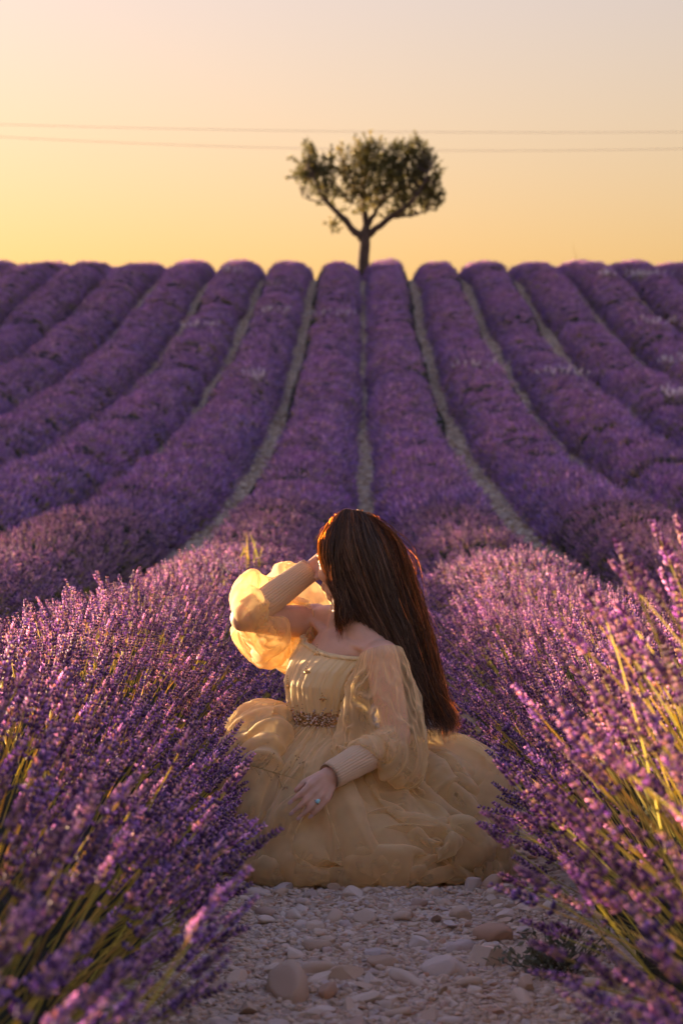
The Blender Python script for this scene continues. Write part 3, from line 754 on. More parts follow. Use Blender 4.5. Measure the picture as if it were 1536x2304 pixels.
# sleeves: sheer balloons from the shoulder to below the elbow
def sleeve(path, radii, ring_r, nv, nu, slack, press, grav, force, caps, name, steps, seed):
    path = np.array(path); t = np.linspace(0, 1, len(path)); tt = np.linspace(0, 1, nv)
    # smooth centre line
    C = np.stack([np.interp(tt, t, path[:, k]) for k in range(3)], -1)
    for _ in range(10): C[1:-1] = (C[:-2] + 2 * C[1:-1] + C[2:]) / 4
    T = np.gradient(C, axis=0); T /= np.linalg.norm(T, axis=1, keepdims=True)
    A = np.cross(T, [0.1, 1.0, 0.2]); A /= np.linalg.norm(A, axis=1, keepdims=True); Bv = np.cross(T, A)
    rr = np.interp(tt, np.linspace(0, 1, len(radii)), radii); th = np.linspace(0, 2 * np.pi, nu, endpoint=False)
    rg = np.random.default_rng(seed)
    jit = 1 + 0.10 * (fbm(th[None, :] * 2.5, tt[:, None] * 6, seed, 3) - 0.5)
    X = C[:, None] + (rr[:, None] * jit)[..., None] * (np.cos(th)[None, :, None] * A[:, None] + np.sin(th)[None, :, None] * Bv[:, None])
    Rest = C[:, None] + (np.maximum(rr, max(radii) * 0.75))[:, None, None] * (np.cos(th)[None, :, None] * A[:, None] + np.sin(th)[None, :, None] * Bv[:, None])
    pin = np.zeros((nv, nu), bool); pin[0] = True; pin[-1] = True
    X[0] = C[0] + ring_r[0] * (np.cos(th)[:, None] * A[0] + np.sin(th)[:, None] * Bv[0]); X[-1] = C[-1] + ring_r[1] * (np.cos(th)[:, None] * A[-1] + np.sin(th)[:, None] * Bv[-1])
    X = cloth(X, True, pin, steps, slack, grav, force, press, capsules=caps, iters=8, bend=0.12, rest=Rest, damp=0.95)
    du = np.roll(X, -1, 1) - np.roll(X, 1, 1); dv = np.gradient(X, axis=0); nn = np.cross(du, dv); nn /= np.linalg.norm(nn, axis=-1, keepdims=True) + 1e-9
    wob = fbm(th[None] * 2, tt[:, None] * 4, seed + 70, 2); seam = np.clip(np.minimum(th, 2 * np.pi - th) / 0.4, 0, 1)[None]
    rdg = 1 - np.abs(2 * noise2(th[None] * 3.5 + wob * 4, tt[:, None] * 3 + wob * 2, seed + 71) - 1); rd2 = 1 - np.abs(2 * noise2(th[None] * 9 + wob * 6, tt[:, None] * 5 - wob * 5, seed + 72) - 1)
    X = X + nn * ((rdg ** 3 * 0.022 + rd2 ** 3 * 0.010) * np.clip(np.minimum(tt, 1 - tt) * 6, 0, 1)[:, None] * seam)[..., None]
    me = make_mesh(name, shift(X.reshape(-1, 3)), grid_faces(nu, nv, True), MAT_TULLE)
    o = pobj(name, me); sb = o.modifiers.new('subdivision', 'SUBSURF'); sb.levels = 1; sb.render_levels = 1
    return o
cap_R = [(SH_R, EL_R, 0.050, 0.042), (EL_R, WR_R, 0.046, 0.038)]
wind_R = lambda x, st: np.array([-2.0, 3.5, 2.0]) * (1 + 0.5 * math.sin(st * 0.3)) + 3.0 * np.stack([np.sin(x[:, 2] * 40 + st * .2), 0 * x[:, 0], np.sin(x[:, 0] * 35)], -1)
s_R = sleeve([SH_R * 0.9 + EL_R * 0.1, SH_R * 0.5 + EL_R * 0.5 + [0, .02, -.01], EL_R + [0.01, 0.03, 0.01], EL_R * 0.70 + WR_R * 0.30 + [0, 0.01, 0.0]],
             [0.06, 0.135, 0.155, 0.07], (0.060, 0.048), 48, 112, (1.06, 1.30), 18.0, -2.0, wind_R, cap_R, 'sleeve', 60, 3)
cap_L = [(SH_L, EL_L, 0.050, 0.042), (EL_L, WR_L, 0.047, 0.038), (CH - [0, 0, .1], CH + [0, 0, .05], 0.12, 0.13)]
wind_L = lambda x, st: 2.5 * np.stack([np.sin(x[:, 2] * 40 + st * .2), np.sin(x[:, 0] * 30), np.sin(x[:, 0] * 35)], -1)
s_L = sleeve([SH_L + [0.0, 0, 0.015], SH_L * 0.5 + EL_L * 0.5, EL_L + [-0.005, 0, 0.0], EL_L * 0.72 + WR_L * 0.28 + [0, 0, 0.0]],
             [0.055, 0.062, 0.085, 0.055], (0.058, 0.047), 52, 112, (1.3, 0.90), 4.0, -5.0, wind_L, cap_L, 'sleeve', 60, 4)

# skirt: layers of tulle spread over the folded legs and the stones
TR = [np.eye(3)[0], np.eye(3)[1], np.eye(3)[2]]
sk_coll = [(np.array([-0.06, 6.44, 0.13]), TR, np.array([0.27, 0.25, 0.23])), (np.array([0.19, 6.52, 0.13]), TR, np.array([0.20, 0.20, 0.18])), (np.array([-0.24, 6.48, 0.19]), TR, np.array([0.12, 0.12, 0.20])),
           (np.array([0.02, 6.23, 0.02]), TR, np.array([0.28, 0.16, 0.14]))]
sk_caps = [(HIP_L, KN_L, 0.105, 0.085), (HIP_R, KN_R, 0.105, 0.085)]
def skirt(seed, length, flare, nu, nv, steps, lift, name, mat, parent=None, bend=0.10, crease=1.0, ragged=0.0, hand_gap=0.030, wall_r=0.385):
    rg = np.random.default_rng(seed); th = np.linspace(0, 2 * np.pi, nu, endpoint=False); tt = np.linspace(0, 1, nv)
    c0 = torso_ring(0)[0]; hemc = np.array([0.03, 6.42, 0.06])
    ca, sa = np.cos(th), np.sin(th)
    w0 = c0 + (np.where(ca > 0, 0.095, 0.09) * ca)[:, None] * FWD + (0.108 * sa)[:, None] * LEFT - [0, 0, 0.012]
    dirs = ca[:, None] * FWD + sa[:, None] * LEFT
    hem = hemc + dirs * np.array([0.36, 0.36, 0])
    e = tt[:, None, None] ** 0.8
    X = w0[None] * (1 - e) + hem[None] * e
    X[..., 2] = (w0[:, 2][None] * (1 - tt[:, None] ** 1.5) + (0.08 + lift) * tt[:, None] ** 1.5) + (0.08 + lift) * np.sin(np.pi * tt)[:, None]
    fold = fbm(th[None] * 7 + 0.5 * np.sin(tt * 4 + seed)[:, None], tt[:, None] * 0.9, seed, 2) - 0.5
    X += (fold * 0.30 * tt[:, None] ** 0.6)[..., None] * (dirs[None] * 0.5 + np.array([0, 0, 0.9]))
    X += rg.normal(0, 0.002, X.shape)
    rad = 0.10 + tt * length                      # flat pattern: rings far wider than the cone they fall into
    Rest = np.zeros_like(X); rad = 0.10 + (rad[:, None] - 0.10) * (1 + ragged * np.sin(2 * th + seed)[None] + 0.6 * ragged * np.sin(5 * th + 2 * seed)[None]); Rest[..., 0] = rad * np.cos(th); Rest[..., 1] = rad * np.sin(th)
    pin = np.zeros((nv, nu), bool); pin[0] = True
    ext = lambda x, st: 4.0 * np.stack([np.sin(x[:, 1] * 23 + seed), np.sin(x[:, 0] * 19 + seed * 2), 0.6 * np.sin(x[:, 0] * 31 + x[:, 1] * 27)], -1) * (st < steps * 0.6)
    X = cloth(X, True, pin, steps, (flare, 1.0), -5.0, ext, 0.0, sk_coll, sk_caps, 0.008, (0.015, 6.41, wall_r, wall_r), iters=7, bend=bend, rest=Rest, damp=0.94)
    # finer folds and creases that run down the cloth
    X = np.concatenate([X, X[:, :1]], 1); X2 = np.zeros((2 * nv - 1, 2 * nu + 1, 3)); X2[::2, ::2] = X
    X2[1::2, ::2] = (X[1:] + X[:-1]) / 2; X2[:, 1::2] = (X2[:, :-1:2] + X2[:, 2::2]) / 2; X = X2[:, :-1]; nu, nv = 2 * nu, 2 * nv - 1
    X[1:-1] = X[1:-1] * 0.5 + 0.125 * (X[2:] + X[:-2] + np.roll(X, 1, 1)[1:-1] + np.roll(X, -1, 1)[1:-1])
    du = np.roll(X, -1, 1) - np.roll(X, 1, 1); dv = np.gradient(X, axis=0); nn = np.cross(dv, du); nn /= np.linalg.norm(nn, axis=-1, keepdims=True) + 1e-9
    th = np.linspace(0, 2 * np.pi, nu, endpoint=False); tt = np.linspace(0, 1, nv)
    wob = 0.5 * fbm(th[None] * 3, tt[:, None] * 4, seed + 60, 2)
    rdg = 1 - np.abs(2 * noise2(th[None] * 8 + 2.6 * tt[:, None] ** 2 + wob * 5, tt[:, None] * 1.1, seed + 61) - 1); rd2 = 1 - np.abs(2 * noise2(th[None] * 20 + 4.0 * tt[:, None] ** 2 + wob * 10, tt[:, None] * 1.8, seed + 62) - 1)
    seam = np.clip(np.minimum(th, 2 * np.pi - th) / 0.25, 0, 1)[None]
    X = X + nn * ((rdg ** 2.5 * 0.034 + rd2 ** 3 * 0.014) * crease * (np.clip(tt * 3.5 - 0.25, 0, 1) * (1 - 0.5 * np.clip((tt - 0.7) / 0.25, 0, 1)))[:, None] * seam)[..., None]
    # the hand rests on the cloth: press the folds down under the palm and fingers
    h0, h1 = WR_L + (WR_L - KN_HL) * 0.2, KN_HL + (KN_HL - WR_L) * 1.25; e = h1 - h0; dn = nrm([0.12, 0.50, -0.86])
    t = np.clip(((X - h0) @ e) / (e @ e), 0, 1); q = X - (h0 + t[..., None] * e); sd = q @ dn; lat = np.linalg.norm(q - sd[..., None] * dn, axis=-1)
    fall = 1 - np.clip((lat - 0.045) / 0.07, 0, 1); fall = fall * fall * (3 - 2 * fall)
    X = X + dn * (np.clip(hand_gap - sd, 0, 0.22) * fall * (sd > -0.20))[..., None]
    X[..., 2] = np.maximum(X[..., 2], 0.006)
    me = make_mesh(name, shift(X.reshape(-1, 3)), grid_faces(nu, nv, True), mat)
    o = pobj(name, me, parent); sb = o.modifiers.new('subdivision', 'SUBSURF'); sb.levels = 1; sb.render_levels = 1
    return o, X
skirt_o, SKX = skirt(1, 0.68, 1.05, 200, 56, 45, 0.0, 'skirt', MAT_LINING, bend=0.3, crease=0.3, hand_gap=0.045, wall_r=0.36)
sk_coll = [(c_, A_, r_ + 0.024) for c_, A_, r_ in sk_coll]; sk_caps = [(a_, b_, c_ + 0.024, d_ + 0.024) for a_, b_, c_, d_ in sk_caps]
tulle_o, TUX = skirt(6, 0.78, 1.7, 256, 60, 45, 0.06, 'tulle_overlay', MAT_TULLE, skirt_o, bend=0.25, crease=1.2)
tulle_2, _ = skirt(9, 0.62, 1.8, 224, 56, 40, 0.05, 'tulle_overlay', MAT_TULLE, skirt_o, bend=0.25, crease=1.1, ragged=0.25)
# --- hair: a solid core under thousands of separate strands
gt = np.linspace(0, 1, 11)
HL = np.array([(748, 1172), (726, 1186), (711, 1215), (711, 1250), (734, 1300), (766, 1350), (800, 1395), (862, 1470), (895, 1560), (912, 1610), (935, 1660)], float)
HR = np.array([(838, 1169), (868, 1182), (893, 1208), (908, 1262), (926, 1320), (943, 1375), (957, 1430), (970, 1500), (986, 1560), (1003, 1600), (1022, 1618)], float)
HD = np.array([0.040, 0.075, 0.092, 0.098, 0.094, 0.080, 0.064, 0.050, 0.042, 0.034, 0.026])
HY = np.array([6.465, 6.465, 6.465, 6.463, 6.458, 6.445, 6.430, 6.415, 6.405, 6.400, 6.395])
SL = np.array([(748, 1172), (725, 1188), (709, 1215), (710, 1248), (724, 1280), (747, 1313), (761, 1343), (768, 1370), (757, 1390), (760, 1405), (764, 1420)], float)
SR = np.array([(806, 1163), (803, 1185), (790, 1215), (785, 1260), (786, 1300), (788, 1330), (792, 1350), (797, 1368), (800, 1380), (803, 1390), (806, 1400)], float)
def hair_point(u, w, t, A=HL, Bb=HR, depth=1.0):
    """u across from the face to the back, w from the near to the far side, t from root to tip"""
    ip = lambda a: np.interp(t, gt, a)
    x = ip(A[:, 0]) * (1 - u) + ip(Bb[:, 0]) * u; y = ip(A[:, 1]) * (1 - u) + ip(Bb[:, 1]) * u
    y = y - 21 * np.clip(1 - (2 * u - 1) ** 2, 0, 1) * np.exp(-(t / 0.10) ** 2)                # rounded crown
    yy = ip(HY) + w * depth * ip(HD) * np.sqrt(np.clip(1 - (2 * u - 1) ** 2, 0.02, 1))
    s = 6.45 / 5440.0
    return np.stack([(x - 812.6) * s, yy, EYE + (1280 - y) * s], -1)
def smooth_guides(G):
    G = G.copy()
    for _ in range(2): G[1:-1] = (G[:-2] + 2 * G[1:-1] + G[2:]) / 4
    return G
HL, HR, SL, SR = map(smooth_guides, (HL, HR, SL, SR))
def hair_material(name, base, back, tr=0.24):
    M = Mat(name); oi = M.n('ShaderNodeAttribute', _attribute_name='Col')
    p = M.n('ShaderNodeBsdfPrincipled', Roughness=0.42); p.inputs['Specular IOR Level'].default_value = 0.45
    M.l(M.mix(1.0, oi.outputs['Color'], base, 'MULTIPLY'), p.inputs['Base Color'])
    t = M.n('ShaderNodeBsdfTranslucent'); M.l(M.mix(1.0, oi.outputs['Color'], back, 'MULTIPLY'), t.inputs['Color'])
    return M.done(M.mixs(tr, p.outputs[0], t.outputs[0]))
MAT_HAIR = hair_material('brown_hair', (0.105, 0.066, 0.046), (0.70, 0.40, 0.16))
MAT_LOOSE = hair_material('backlit_hair', (0.14, 0.075, 0.04), (0.9, 0.50, 0.18), 0.6)
MAT_CORE = plain('hair_core', (0.030, 0.017, 0.012), 0.7)
# core
nth, ntt = 40, 40; th = np.linspace(0, 2 * np.pi, nth, endpoint=False); V = []
for t in np.linspace(0.0, 0.80, ntt):
    k = 0.86 - 0.45 * max(0, t - 0.5) / 0.3
    V.append(hair_point(0.5 + 0.5 * k * np.cos(th), k * 0.98 * np.sign(np.sin(th)), np.full(nth, 0.02 + t)) if False else hair_point(0.5 + 0.5 * k * np.cos(th), np.sign(np.sin(th)) * 0.90 * k, np.full(nth, 0.02 + t)))
V = np.array(V)
F = grid_faces(nth, ntt, True).tolist() + [list(range(nth))[::-1], [(ntt - 1) * nth + i for i in range(nth)]]
hair = pobj('hair', make_mesh('hair', shift(V.reshape(-1, 3)), F, MAT_CORE))
def strands(n, A, Bb, seed, npt=22, rad=0.00085, frizz=0.0, surf=0.25, tr=(0.80, 1.06), out=0.0, ur=(0, 1), lift=0.0):
    n = int(n)
    r = np.random.default_rng(seed); S_V, S_F, S_C = [], [], []
    u = r.random(n); u = 0.5 - 0.5 * np.cos(np.pi * u) * (0.85 + 0.15 * r.random(n)); u = ur[0] + (ur[1] - ur[0]) * u; w = np.sign(r.random(n) - 0.42) * -1 * (1 - surf * r.random(n) ** 2)
    lock = noise2(u * 26, w * 3 + 5, seed)                       # strands gather in locks
    te = r.uniform(*tr, n) - 0.10 * np.abs(lock - 0.5); col = 0.45 + 0.9 * r.random(n) * (0.4 + lock) + 1.1 * (r.random(n) < 0.10); col = col * (0.55 + 0.9 * noise2(u * 13 + 3, w * 2 + 9, seed + 4))
    T = np.linspace(0, 1, npt)
    u_ = np.clip(u[:, None] + (lock[:, None] - 0.5) * 0.17 * T + (noise2(u[:, None] * 9, T[None] * 5, seed + 1) - 0.5) * 0.05, -0.03, 1.03)
    P = hair_point(u_, np.repeat(w[:, None], npt, 1) * (1 + out), np.clip(T[None] * te[:, None], 0, 1), A, Bb)
    wv = (0.020 * (lock[:, None] - 0.3)) * np.sin(T[None] * 9 + lock[:, None] * 12) * np.clip(T[None] * 2 - 0.5, 0, 1); P[..., 0] += wv; P[..., 1] += wv * 0.7
    ext = np.clip(T[None] * te[:, None] - 1, 0, 1); P[..., 2] -= ext * 0.5
    amp = (frizz * (0.2 + T[None] ** 1.5) * r.normal(1, 0.6, n)[:, None])
    ph = r.uniform(0, 6.28, (3, n, 1)); fq = r.uniform(4, 13, (3, n, 1))
    for k in range(3): P[..., k] += amp * np.sin(fq[k] * T[None] + ph[k]) + 0.0012 * np.sin(fq[k] * 1.7 * T[None] + ph[k])
    if out: 
        c = hair_point(np.full_like(u_, 0.5), 0 * u_, np.clip(T[None] * te[:, None], 0, 1), A, Bb); P += (P - c) * out * r.random((n, 1, 1))
    if lift: P[..., 2] += lift * np.sin(np.pi * np.clip(T * 1.1, 0, 1))[None] * r.random((n, 1)); P[..., 0] += lift * r.normal(0, 0.5, (n, 1)) * T[None]
    Tn = np.gradient(P, axis=1); Tn /= np.linalg.norm(Tn, axis=2, keepdims=True) + 1e-9
    a = np.cross(Tn, [0.2, 1, 0.1]); a /= np.linalg.norm(a, axis=2, keepdims=True) + 1e-9; b = np.cross(Tn, a)
    rr = rad * np.interp(T, [0, .1, .8, 1], [.8, 1, 1, .25])[None, :, None] * r.uniform(0.7, 1.3, (n, 1, 1))
    an = np.arange(3) * 2 * np.pi / 3
    V = P[:, :, None] + rr[:, :, None] * (np.cos(an)[None, None, :, None] * a[:, :, None] + np.sin(an)[None, None, :, None] * b[:, :, None])
    base = grid_faces(3, npt, True); F = (base[None] + (np.arange(n) * npt * 3)[:, None, None]).reshape(-1, 4)
    C = np.repeat(col, npt * 3)[:, None] * np.array([1.0, 0.95, 0.9])
    return V.reshape(-1, 3), F, C
def strand_part(name, parts, parent, mat=None):
    Vs, Fs, Cs, k = [], [], [], 0
    for V, F, C in parts: Vs.append(V); Fs.append(F + k); Cs.append(C); k += len(V)
    o = pobj(name, make_mesh(name, shift(np.concatenate(Vs)), np.concatenate(Fs), mat or MAT_HAIR, True, np.concatenate(Cs)), parent); o['kind'] = 'stuff'; return o
strand_part('hair_strands', [strands(2500, HL, HR, 51, frizz=0.006, tr=(0.62, 1.08)), strands(900, HL, HR, 55, frizz=0.006, ur=(0.6, 1.0), tr=(0.66, 1.08)), strands(700, SL, SR, 52, frizz=0.004, tr=(0.70, 1.0))], hair)
strand_part('loose_hairs', [strands(110, HL, HR, 53, rad=0.0007, frizz=0.012, out=0.14, ur=(0.9, 1.0)), strands(320, HL, HR, 56, rad=0.0008, frizz=0.007, out=0.10, ur=(0.95, 1.02)), strands(200, SL, SR, 57, rad=0.0008, frizz=0.005, out=0.04, ur=(0.0, 0.08)), strands(120, HL, HR, 58, rad=0.0007, frizz=0.003, ur=(0.05, 0.97), tr=(0.10, 0.35), lift=0.022), strands(70, HL, HR, 60, rad=0.0007, frizz=0.010, out=0.22, ur=(0.94, 1.02), tr=(0.3, 0.9)), strands(160, HL, HR, 59, rad=0.0007, frizz=0.012, ur=(0.8, 1.0), tr=(0.95, 1.12))], hair, MAT_LOOSE)
# ------------------------------------------------------------------ stones on the path
M = Mat('limestone'); co = M.coords(); oi = M.n('ShaderNodeObjectInfo')
tone = M.ramp(oi.outputs['Random'], [(0.0, (0.62, 0.43, 0.28)), (0.35, (0.80, 0.61, 0.43)), (0.65, (0.90, 0.75, 0.60)), (0.85, (0.68, 0.56, 0.50)), (1.0, (0.60, 0.33, 0.17))])
c = M.mix(M.math('MULTIPLY', M.noise(35, 4, 0.65, co), 0.55), tone, (0.36, 0.26, 0.20))
p = M.n('ShaderNodeBsdfPrincipled', Roughness=0.75); p.inputs['Specular IOR Level'].default_value = 0.3; M.l(c, p.inputs['Base Color'])
bp = M.n('ShaderNodeBump', Strength=0.5, Distance=0.004); M.l(M.noise(160, 4, 0.6, co), bp.inputs['Height']); M.l(bp.outputs[0], p.inputs['Normal'])
MAT_STONE = M.done(p.outputs[0])
def stone_mesh(seed, sub, cuts, flat, mat=None):
    r = np.random.default_rng(seed); bm = bmesh.new(); bmesh.ops.create_icosphere(bm, subdivisions=sub, radius=1.0)
    V = np.array([v.co[:] for v in bm.verts]); F = [[v.index for v in f.verts] for f in bm.faces]; bm.free()
    ph = r.uniform(0, 6.28, (4, 3)); fq = r.uniform(0.8, 2.6, (4, 3))
    V = V * (1 + sum(0.09 * np.sin(V @ fq[k] + ph[k][0]) for k in range(4)))[:, None]
    for _ in range(cuts):
        n = r.normal(0, 1, 3); n /= np.linalg.norm(n); h = r.uniform(0.42, 0.78); d = V @ n - h; V = V - np.clip(d, 0, None)[:, None] * n
    return make_mesh('stone', V * np.array([1.0, r.uniform(0.65, 0.95), flat]), F, mat or MAT_STONE, cuts < 5)
STONES = [stone_mesh(400 + i, 3, (i % 4) + (6 if i % 2 == 0 else 1), 0.42 + 0.06 * (i % 5)) for i in range(10)]
r = np.random.default_rng(91)
def ground_at(x, y): return float(ground_z(y)) + (fbm(x * 5, y * 5, 3, 3) - 0.5) * 0.035
def stone(x, y, s, k, rz=None, tilt=0.15, sc=(1, 1, 1), sink=0.25):
    o = obj('stone', STONES[k], ground); o.location = (x, y, float(ground_at(x, y)) + s * 0.45 * (1 - sink) * 0.6); o.scale = (s * sc[0], s * sc[1], s * sc[2])
    o.rotation_euler = (r.normal(0, tilt), r.normal(0, tilt), r.uniform(0, 6.28) if rz is None else rz); return o
def px_ground(px, py):
    d = EYE * 5440 / (py - 1280); return (px - 812.6) * d / 5440, d
placed = []
for px, py, w, k, sc in ((640, 2235, 62, 3, (1, .8, 1.3)), (1095, 2168, 52, 6, (1.05, .7, 1.35)), (1000, 2185, 46, 1, (1, .9, 1.15)), (905, 2208, 48, 5, (1.2, .5, .6)), (790, 2022, 26, 2, (1, .9, 1.2)), (1062, 2002, 22, 4, (.8, .8, 1.9)),
                         (705, 2130, 30, 7, (1, .9, 1.1)), (775, 2188, 36, 8, (1, .9, 1.1)), (832, 2055, 20, 0, (1.2, .8, .7)), (1110, 2108, 40, 9, (1.1, .7, .8)), (820, 2252, 34, 1, (1.2, .8, .7)), (1170, 2262, 36, 5, (1.2, .7, .8)),
                         (905, 2072, 22, 3, (1, .8, 1)), (980, 2078, 24, 8, (1.2, .8, .8)), (660, 2150, 26, 6, (1, .8, 1.2)), (835, 2212, 30, 2, (1.2, .8, .7)), (1030, 2145, 30, 7, (1, .8, 1)), (1185, 2222, 30, 4, (1, .9, .9)),
                         (720, 2275, 32, 9, (1.3, .8, .6)), (960, 2290, 30, 0, (1.2, .8, .6)), (600, 2075, 26, 5, (1, .8, .8)), (560, 2270, 36, 8, (1, .9, .9)), (1000, 2030, 20, 1, (1.1, .8, .8)), (1120, 2030, 20, 2, (1, 1, 1))):
    x, d = px_ground(px, py); s = 1.25 * w * d / 5440; stone(x, d, s, k, tilt=0.2, sc=sc); placed.append((x, d, s))
n = 0
while n < 270:
    y = 3.9 + (6.05 - 3.9) * r.random() ** 1.1; x = r.uniform(-0.34, 0.46); s = 0.010 + 0.030 * r.random() ** 1.8
    if any((x - a) ** 2 + (y - b) ** 2 < (0.75 * (s + c_)) ** 2 for a, b, c_ in placed): continue
    placed.append((x, y, s)); stone(x, y, s, int(r.integers(0, 10)), sc=(1, r.uniform(.7, 1), r.uniform(.7, 1.2))); n += 1
SMALL = [source('pebble', stone_mesh(450 + i, 1 if i < 3 else 2, i % 3, 0.5)) for i in range(6)]
m = 24000
y = np.concatenate([3.7 + 2.6 * r.random(m * 3 // 4), 6.0 + 24 * r.random(m // 4) ** 1.5]); x = r.uniform(-0.42, 0.52, len(y))
s = np.where(y < 6.4, 0.003 + 0.010 * r.random(len(y)) ** 2.2, 0.008 + 0.02 * r.random(len(y)) ** 2)
z = ground_z(y) + (fbm(x * 5, y * 5, 3, 3) - 0.5) * 0.035 * (y < 14) + s * 0.15
scatter('pebbles', ground, np.stack([x, y, z], -1), np.stack([r.normal(0, .3, len(y)), r.normal(0, .3, len(y)), r.uniform(0, 6.28, len(y))], -1), s[:, None] * np.stack([np.ones(len(y)), r.uniform(.6, 1, len(y)), r.uniform(.6, 1.1, len(y))], -1), r.integers(0, 6, len(y)), SMALL)
# stony ground between the rows on the hill
M = Mat('tan_field_stone'); oi = M.n('ShaderNodeObjectInfo'); p = M.n('ShaderNodeBsdfPrincipled', Roughness=0.9)
M.l(M.ramp(oi.outputs['Random'], [(0.0, (0.42, 0.27, 0.16)), (0.5, (0.72, 0.53, 0.36)), (1.0, (0.86, 0.70, 0.52))]), p.inputs['Base Color']); MAT_FIELD = M.done(p.outputs[0])
FIELD = [source('field_stone', stone_mesh(470 + i, 1, 2, 0.5, MAT_FIELD)) for i in range(3)]
m = 60000; k = r.integers(-8, 9, m); y = 24 + 66 * r.random(m); x = k * ROW_GAP + 0.05 + r.normal(0, 0.17, m); s = 0.02 + 0.05 * r.random(m) ** 2
ok = in_view(np.stack([x, y, y], -1)); x, y, s = x[ok], y[ok], s[ok]; m = len(x)
scatter('field_stones', ground, np.stack([x, y, ground_z(y) + s * .1], -1), np.stack([0 * x, 0 * x, r.uniform(0, 6.28, m)], -1), np.repeat(s[:, None], 3, 1), r.integers(0, 3, m), FIELD)

# ------------------------------------------------------------------ weeds and odd plants
MAT_WEED = plant_material('weed_leaf', trans=0.3, rough=0.6, vary=0.1)
def leaf(S, p, d, ln, w, c):
    d = d / np.linalg.norm(d); sd = np.cross(d, r.normal(0, 1, 3)); sd /= np.linalg.norm(sd); nn = np.cross(d, sd)
    S.add([p, p + d * ln * .45 + sd * w + nn * ln * .08, p + d * ln, p + d * ln * .45 - sd * w + nn * ln * .08, p + d * ln * .5], [[0, 1, 4], [1, 2, 4], [2, 3, 4], [3, 0, 4]], c)
# low grey-green weed at the right edge of the path
x0, y0 = px_ground(1235, 2195); w0 = np.array([x0, y0, float(ground_at(x0, y0))]); weed = empty('weed', w0)
tag(weed, 'low grey-green leafy weed among the stones beside the right-hand row', 'weed')
S = Soup(); W = Soup()
for q in range(46):
    a = r.uniform(0, 6.28); e = r.uniform(0.15, 1.2); d = np.array([math.cos(a) * math.cos(e), math.sin(a) * math.cos(e), math.sin(e)]); L_ = r.uniform(0.05, 0.13); b = np.array([r.normal(0, .02), r.normal(0, .02), 0])
    V, F = tube(np.array([b, b + d * L_ * .6, b + d * L_ + [0, 0, 0.01]]), [0.0012, 0.001, 0.0007], 3, False); W.add(V, F, (0.12, 0.12, 0.05))
    for t in np.linspace(0.25, 1, 9):
        leaf(S, b + d * L_ * t, d * 0.5 + r.normal(0, 0.8, 3) + [0, 0, .2], r.uniform(0.012, 0.024), r.uniform(0.003, 0.006), np.array([0.13, 0.15, 0.10]) * r.uniform(0.6, 1.5))
o = obj('leaves', S.mesh('leaves', MAT_WEED, False), weed); o['kind'] = 'stuff'; o = obj('stems', W.mesh('stems', MAT_WEED, False), weed); o['kind'] = 'stuff'
# thin seed stalk arching in front of the gown
P = np.array([PXT(a, b, d) for a, b, d in ((395, 1660, 5.90), (470, 1685, 5.88), (540, 1712, 5.86), (610, 1735, 5.85), (670, 1752, 5.85))]); so = P[0].copy()
seed = empty('seed_stalk', so); tag(seed, 'thin dry stalk with tiny seed heads arching in front of the gown', 'stalk')
W = Soup(); D_ = Soup(); W.add(*tube(P, np.linspace(0.0016, 0.0007, 5), 4, False), (0.22, 0.20, 0.07))
W.add(*tube(np.array([P[0] + [-.12, -.03, -.05], P[0]]), [0.0018, 0.0016], 4, False), (0.22, 0.20, 0.07))
for q in range(26):
    t = r.uniform(0.1, 0.98) * 4; i = int(t); b = P[i] + (P[min(i + 1, 4)] - P[i]) * (t - i); d = nrm2 = np.array([0.6, r.normal(0, .3), r.choice([-1, 1]) * r.uniform(.3, 1)]); L_ = r.uniform(0.015, 0.05)
    e = b + d / np.linalg.norm(d) * L_; W.add(*tube(np.array([b, (b + e) / 2 + [0.003, 0, 0], e]), [0.0007, 0.0006, 0.0005], 3, False), (0.22, 0.20, 0.07))
    for _ in range(3):
        cc = e + r.normal(0, 0.004, 3); V, F = floret(cc, r.normal(0, 1, 3), 0.005, 0.0016); D_.add(V, F, (0.16, 0.10, 0.06))
o = obj('stem', W.mesh('stem', MAT_WEED, False), seed); o.data.transform(Matrix.Translation(-Vector(so))); o = obj('seed_heads', D_.mesh('seed_heads', MAT_WEED, False), seed); o.data.transform(Matrix.Translation(-Vector(so))); o['kind'] = 'stuff'

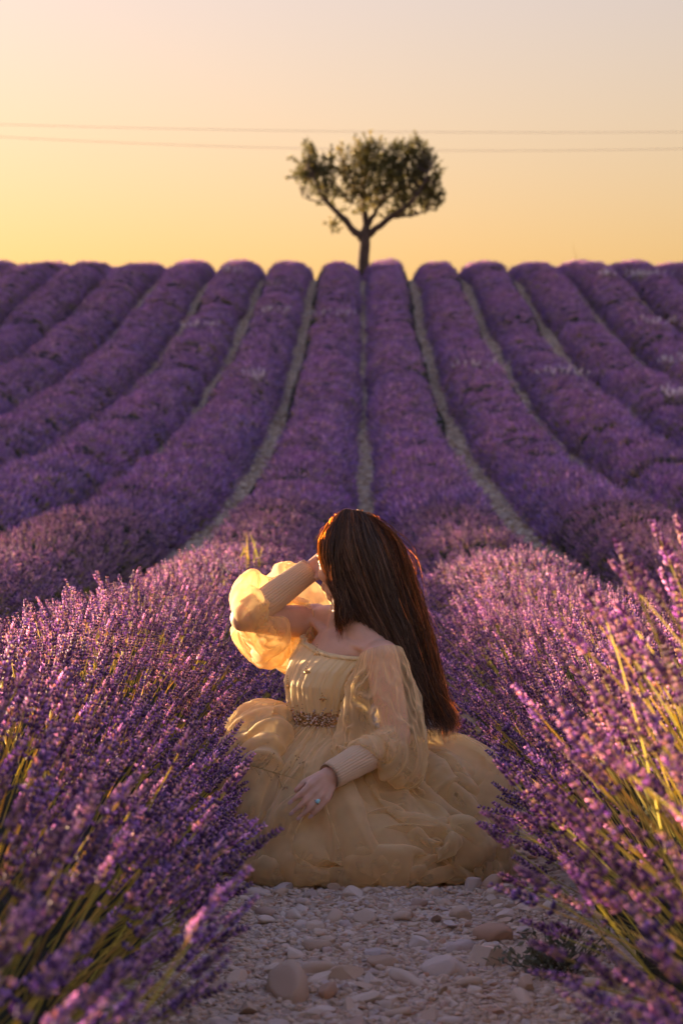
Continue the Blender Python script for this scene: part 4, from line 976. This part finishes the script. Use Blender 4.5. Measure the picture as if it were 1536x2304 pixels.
# find where a spot of the picture lies on the rows
def on_row(px, py, rows=None):
    best = None
    for row in rows or LAV_ROWS:
        yy = np.arange(10, 92, 0.25); th = np.linspace(0.4, np.pi - 0.4, 9); TH, YY = np.meshgrid(th, yy); P, n = envelope(row, YY.ravel(), TH.ravel())
        sx = 812.6 + 5440 * P[:, 0] / P[:, 1]; sy = 1280 - 5440 * (P[:, 2] - EYE) / P[:, 1]; e = (sx - px) ** 2 + (sy - py) ** 2 + 0.02 * P[:, 1]; k = np.argmin(e)
        if best is None or e[k] < best[0]: best = (e[k], P[k], row)
    return best[1], best[2]
WHITE = np.array([0.76, 0.74, 0.80])
def white_clump(px, py, n, spread, label):
    c0, row = on_row(px, py); o = empty('white_lavender', c0 - [0, 0, 0.02]); tag(o, label, 'white lavender', 'white lavender clumps among the purple rows')
    S = Soup(); W = Soup()
    for q in range(n):
        b = np.array([r.normal(0, spread), r.normal(0, spread * 0.6), 0.02 + r.normal(0, .03)]); d = np.array([b[0] * .8 + r.normal(0, .2), r.normal(0, .2), 1.0]); d /= np.linalg.norm(d); L_ = r.uniform(0.16, 0.26)
        W.add(*tube(np.array([b - d * .1, b + d * L_]), [0.004, 0.003], 3, False), STEM * 0.8)
        for t in np.linspace(0.55, 1.05, 6):
            for j in range(3):
                V, F = floret(b + d * L_ * t, d + r.normal(0, .5, 3), 0.035, 0.011); S.add(V, F, WHITE * r.uniform(.8, 1.2))
    k = obj('white_flowers', S.mesh('white_flowers', MAT_WEED, False), o); k['kind'] = 'stuff'; k = obj('stems', W.mesh('stems', MAT_WEED, False), o); k['kind'] = 'stuff'
for a in ((515, 620, 16, .14, 'white lavender clump near the crest, in the third row left of the path'), (610, 708, 16, .30, 'sparse white lavender spikes high in the second row left of the path'),
          (455, 745, 14, .28, 'white lavender spikes halfway up the third row left of the path'), (556, 852, 10, .14, 'white lavender tuft at the dark break in the second row left of the path'),
          (745, 710, 14, .34, 'scattered white lavender spikes in the row just left of the path'), (1060, 832, 14, .30, 'white lavender spikes midway up the second row right of the path'),
          (1255, 850, 14, .26, 'white lavender spikes lower in the third row right of the path'), (1368, 626, 18, .20, 'white lavender clump close to the crest on the right, left of the largest one'),
          (1455, 628, 46, .26, 'largest white lavender clump, near the crest at far right'), (1480, 738, 16, .24, 'white lavender clump at far right, below the largest one'),
          (1512, 822, 26, .20, 'bright white lavender tuft by the right edge, midway up the hill'), (1516, 902, 20, .16, 'lowest white lavender tuft by the right edge of the hill')): white_clump(*a)
def grass(px, py, n, h, col, label, rows=None, name='grass_tuft', fan=0.25):
    c0, row = on_row(px, py, rows); o = empty(name, c0 - [0, 0, 0.08]); tag(o, label, 'grass'); 
    for q in range(n):
        S = Soup(); b = np.array([r.normal(0, .05), r.normal(0, .05), 0]); d = np.array([r.normal(0, fan), r.normal(0, fan), 1.0]); L_ = h * r.uniform(.6, 1.1); w = 0.006
        Q = [b + d * L_ * t + np.array([d[0], d[1], 0]) * t * t * L_ * .6 for t in np.linspace(0, 1, 6)]; sd = np.array([1, 0.3, 0])
        V = np.concatenate([[q_ - sd * w * (1 - .9 * t), q_ + sd * w * (1 - .9 * t)] for q_, t in zip(Q, np.linspace(0, 1, 6))])
        S.add(V, [[2 * i, 2 * i + 1, 2 * i + 3, 2 * i + 2] for i in range(5)], np.array(col) * r.uniform(.8, 1.2)); obj('blade', S.mesh('blade', MAT_WEED), o)
grass(1100, 1215, 12, 0.22, (0.34, 0.30, 0.05), 'sunlit yellow grass tuft in the near right row behind the woman', [1])
grass(1150, 1195, 4, 0.20, (0.34, 0.30, 0.05), 'few yellow grass blades right of the larger tuft in the near right row', [1])
grass(560, 1240, 7, 0.20, (0.34, 0.30, 0.05), 'yellow grass blades in the near left row above the raised sleeve', [-1])
grass(612, 645, 22, 0.55, (0.16, 0.22, 0.04), 'bright green weed sticking out of the second row left of the path near the crest', [-2], 'green_weed', 0.7)
grass(1420, 925, 6, 0.4, (0.14, 0.20, 0.05), 'small green sprout on the right-hand rows low on the hill', [3, 4, 5], 'green_sprout')
grass(1291, 580, 3, 0.75, (0.10, 0.08, 0.03), 'thin dry stalks standing against the sky on the right of the crest', None, 'dry_stalk', 0.12)
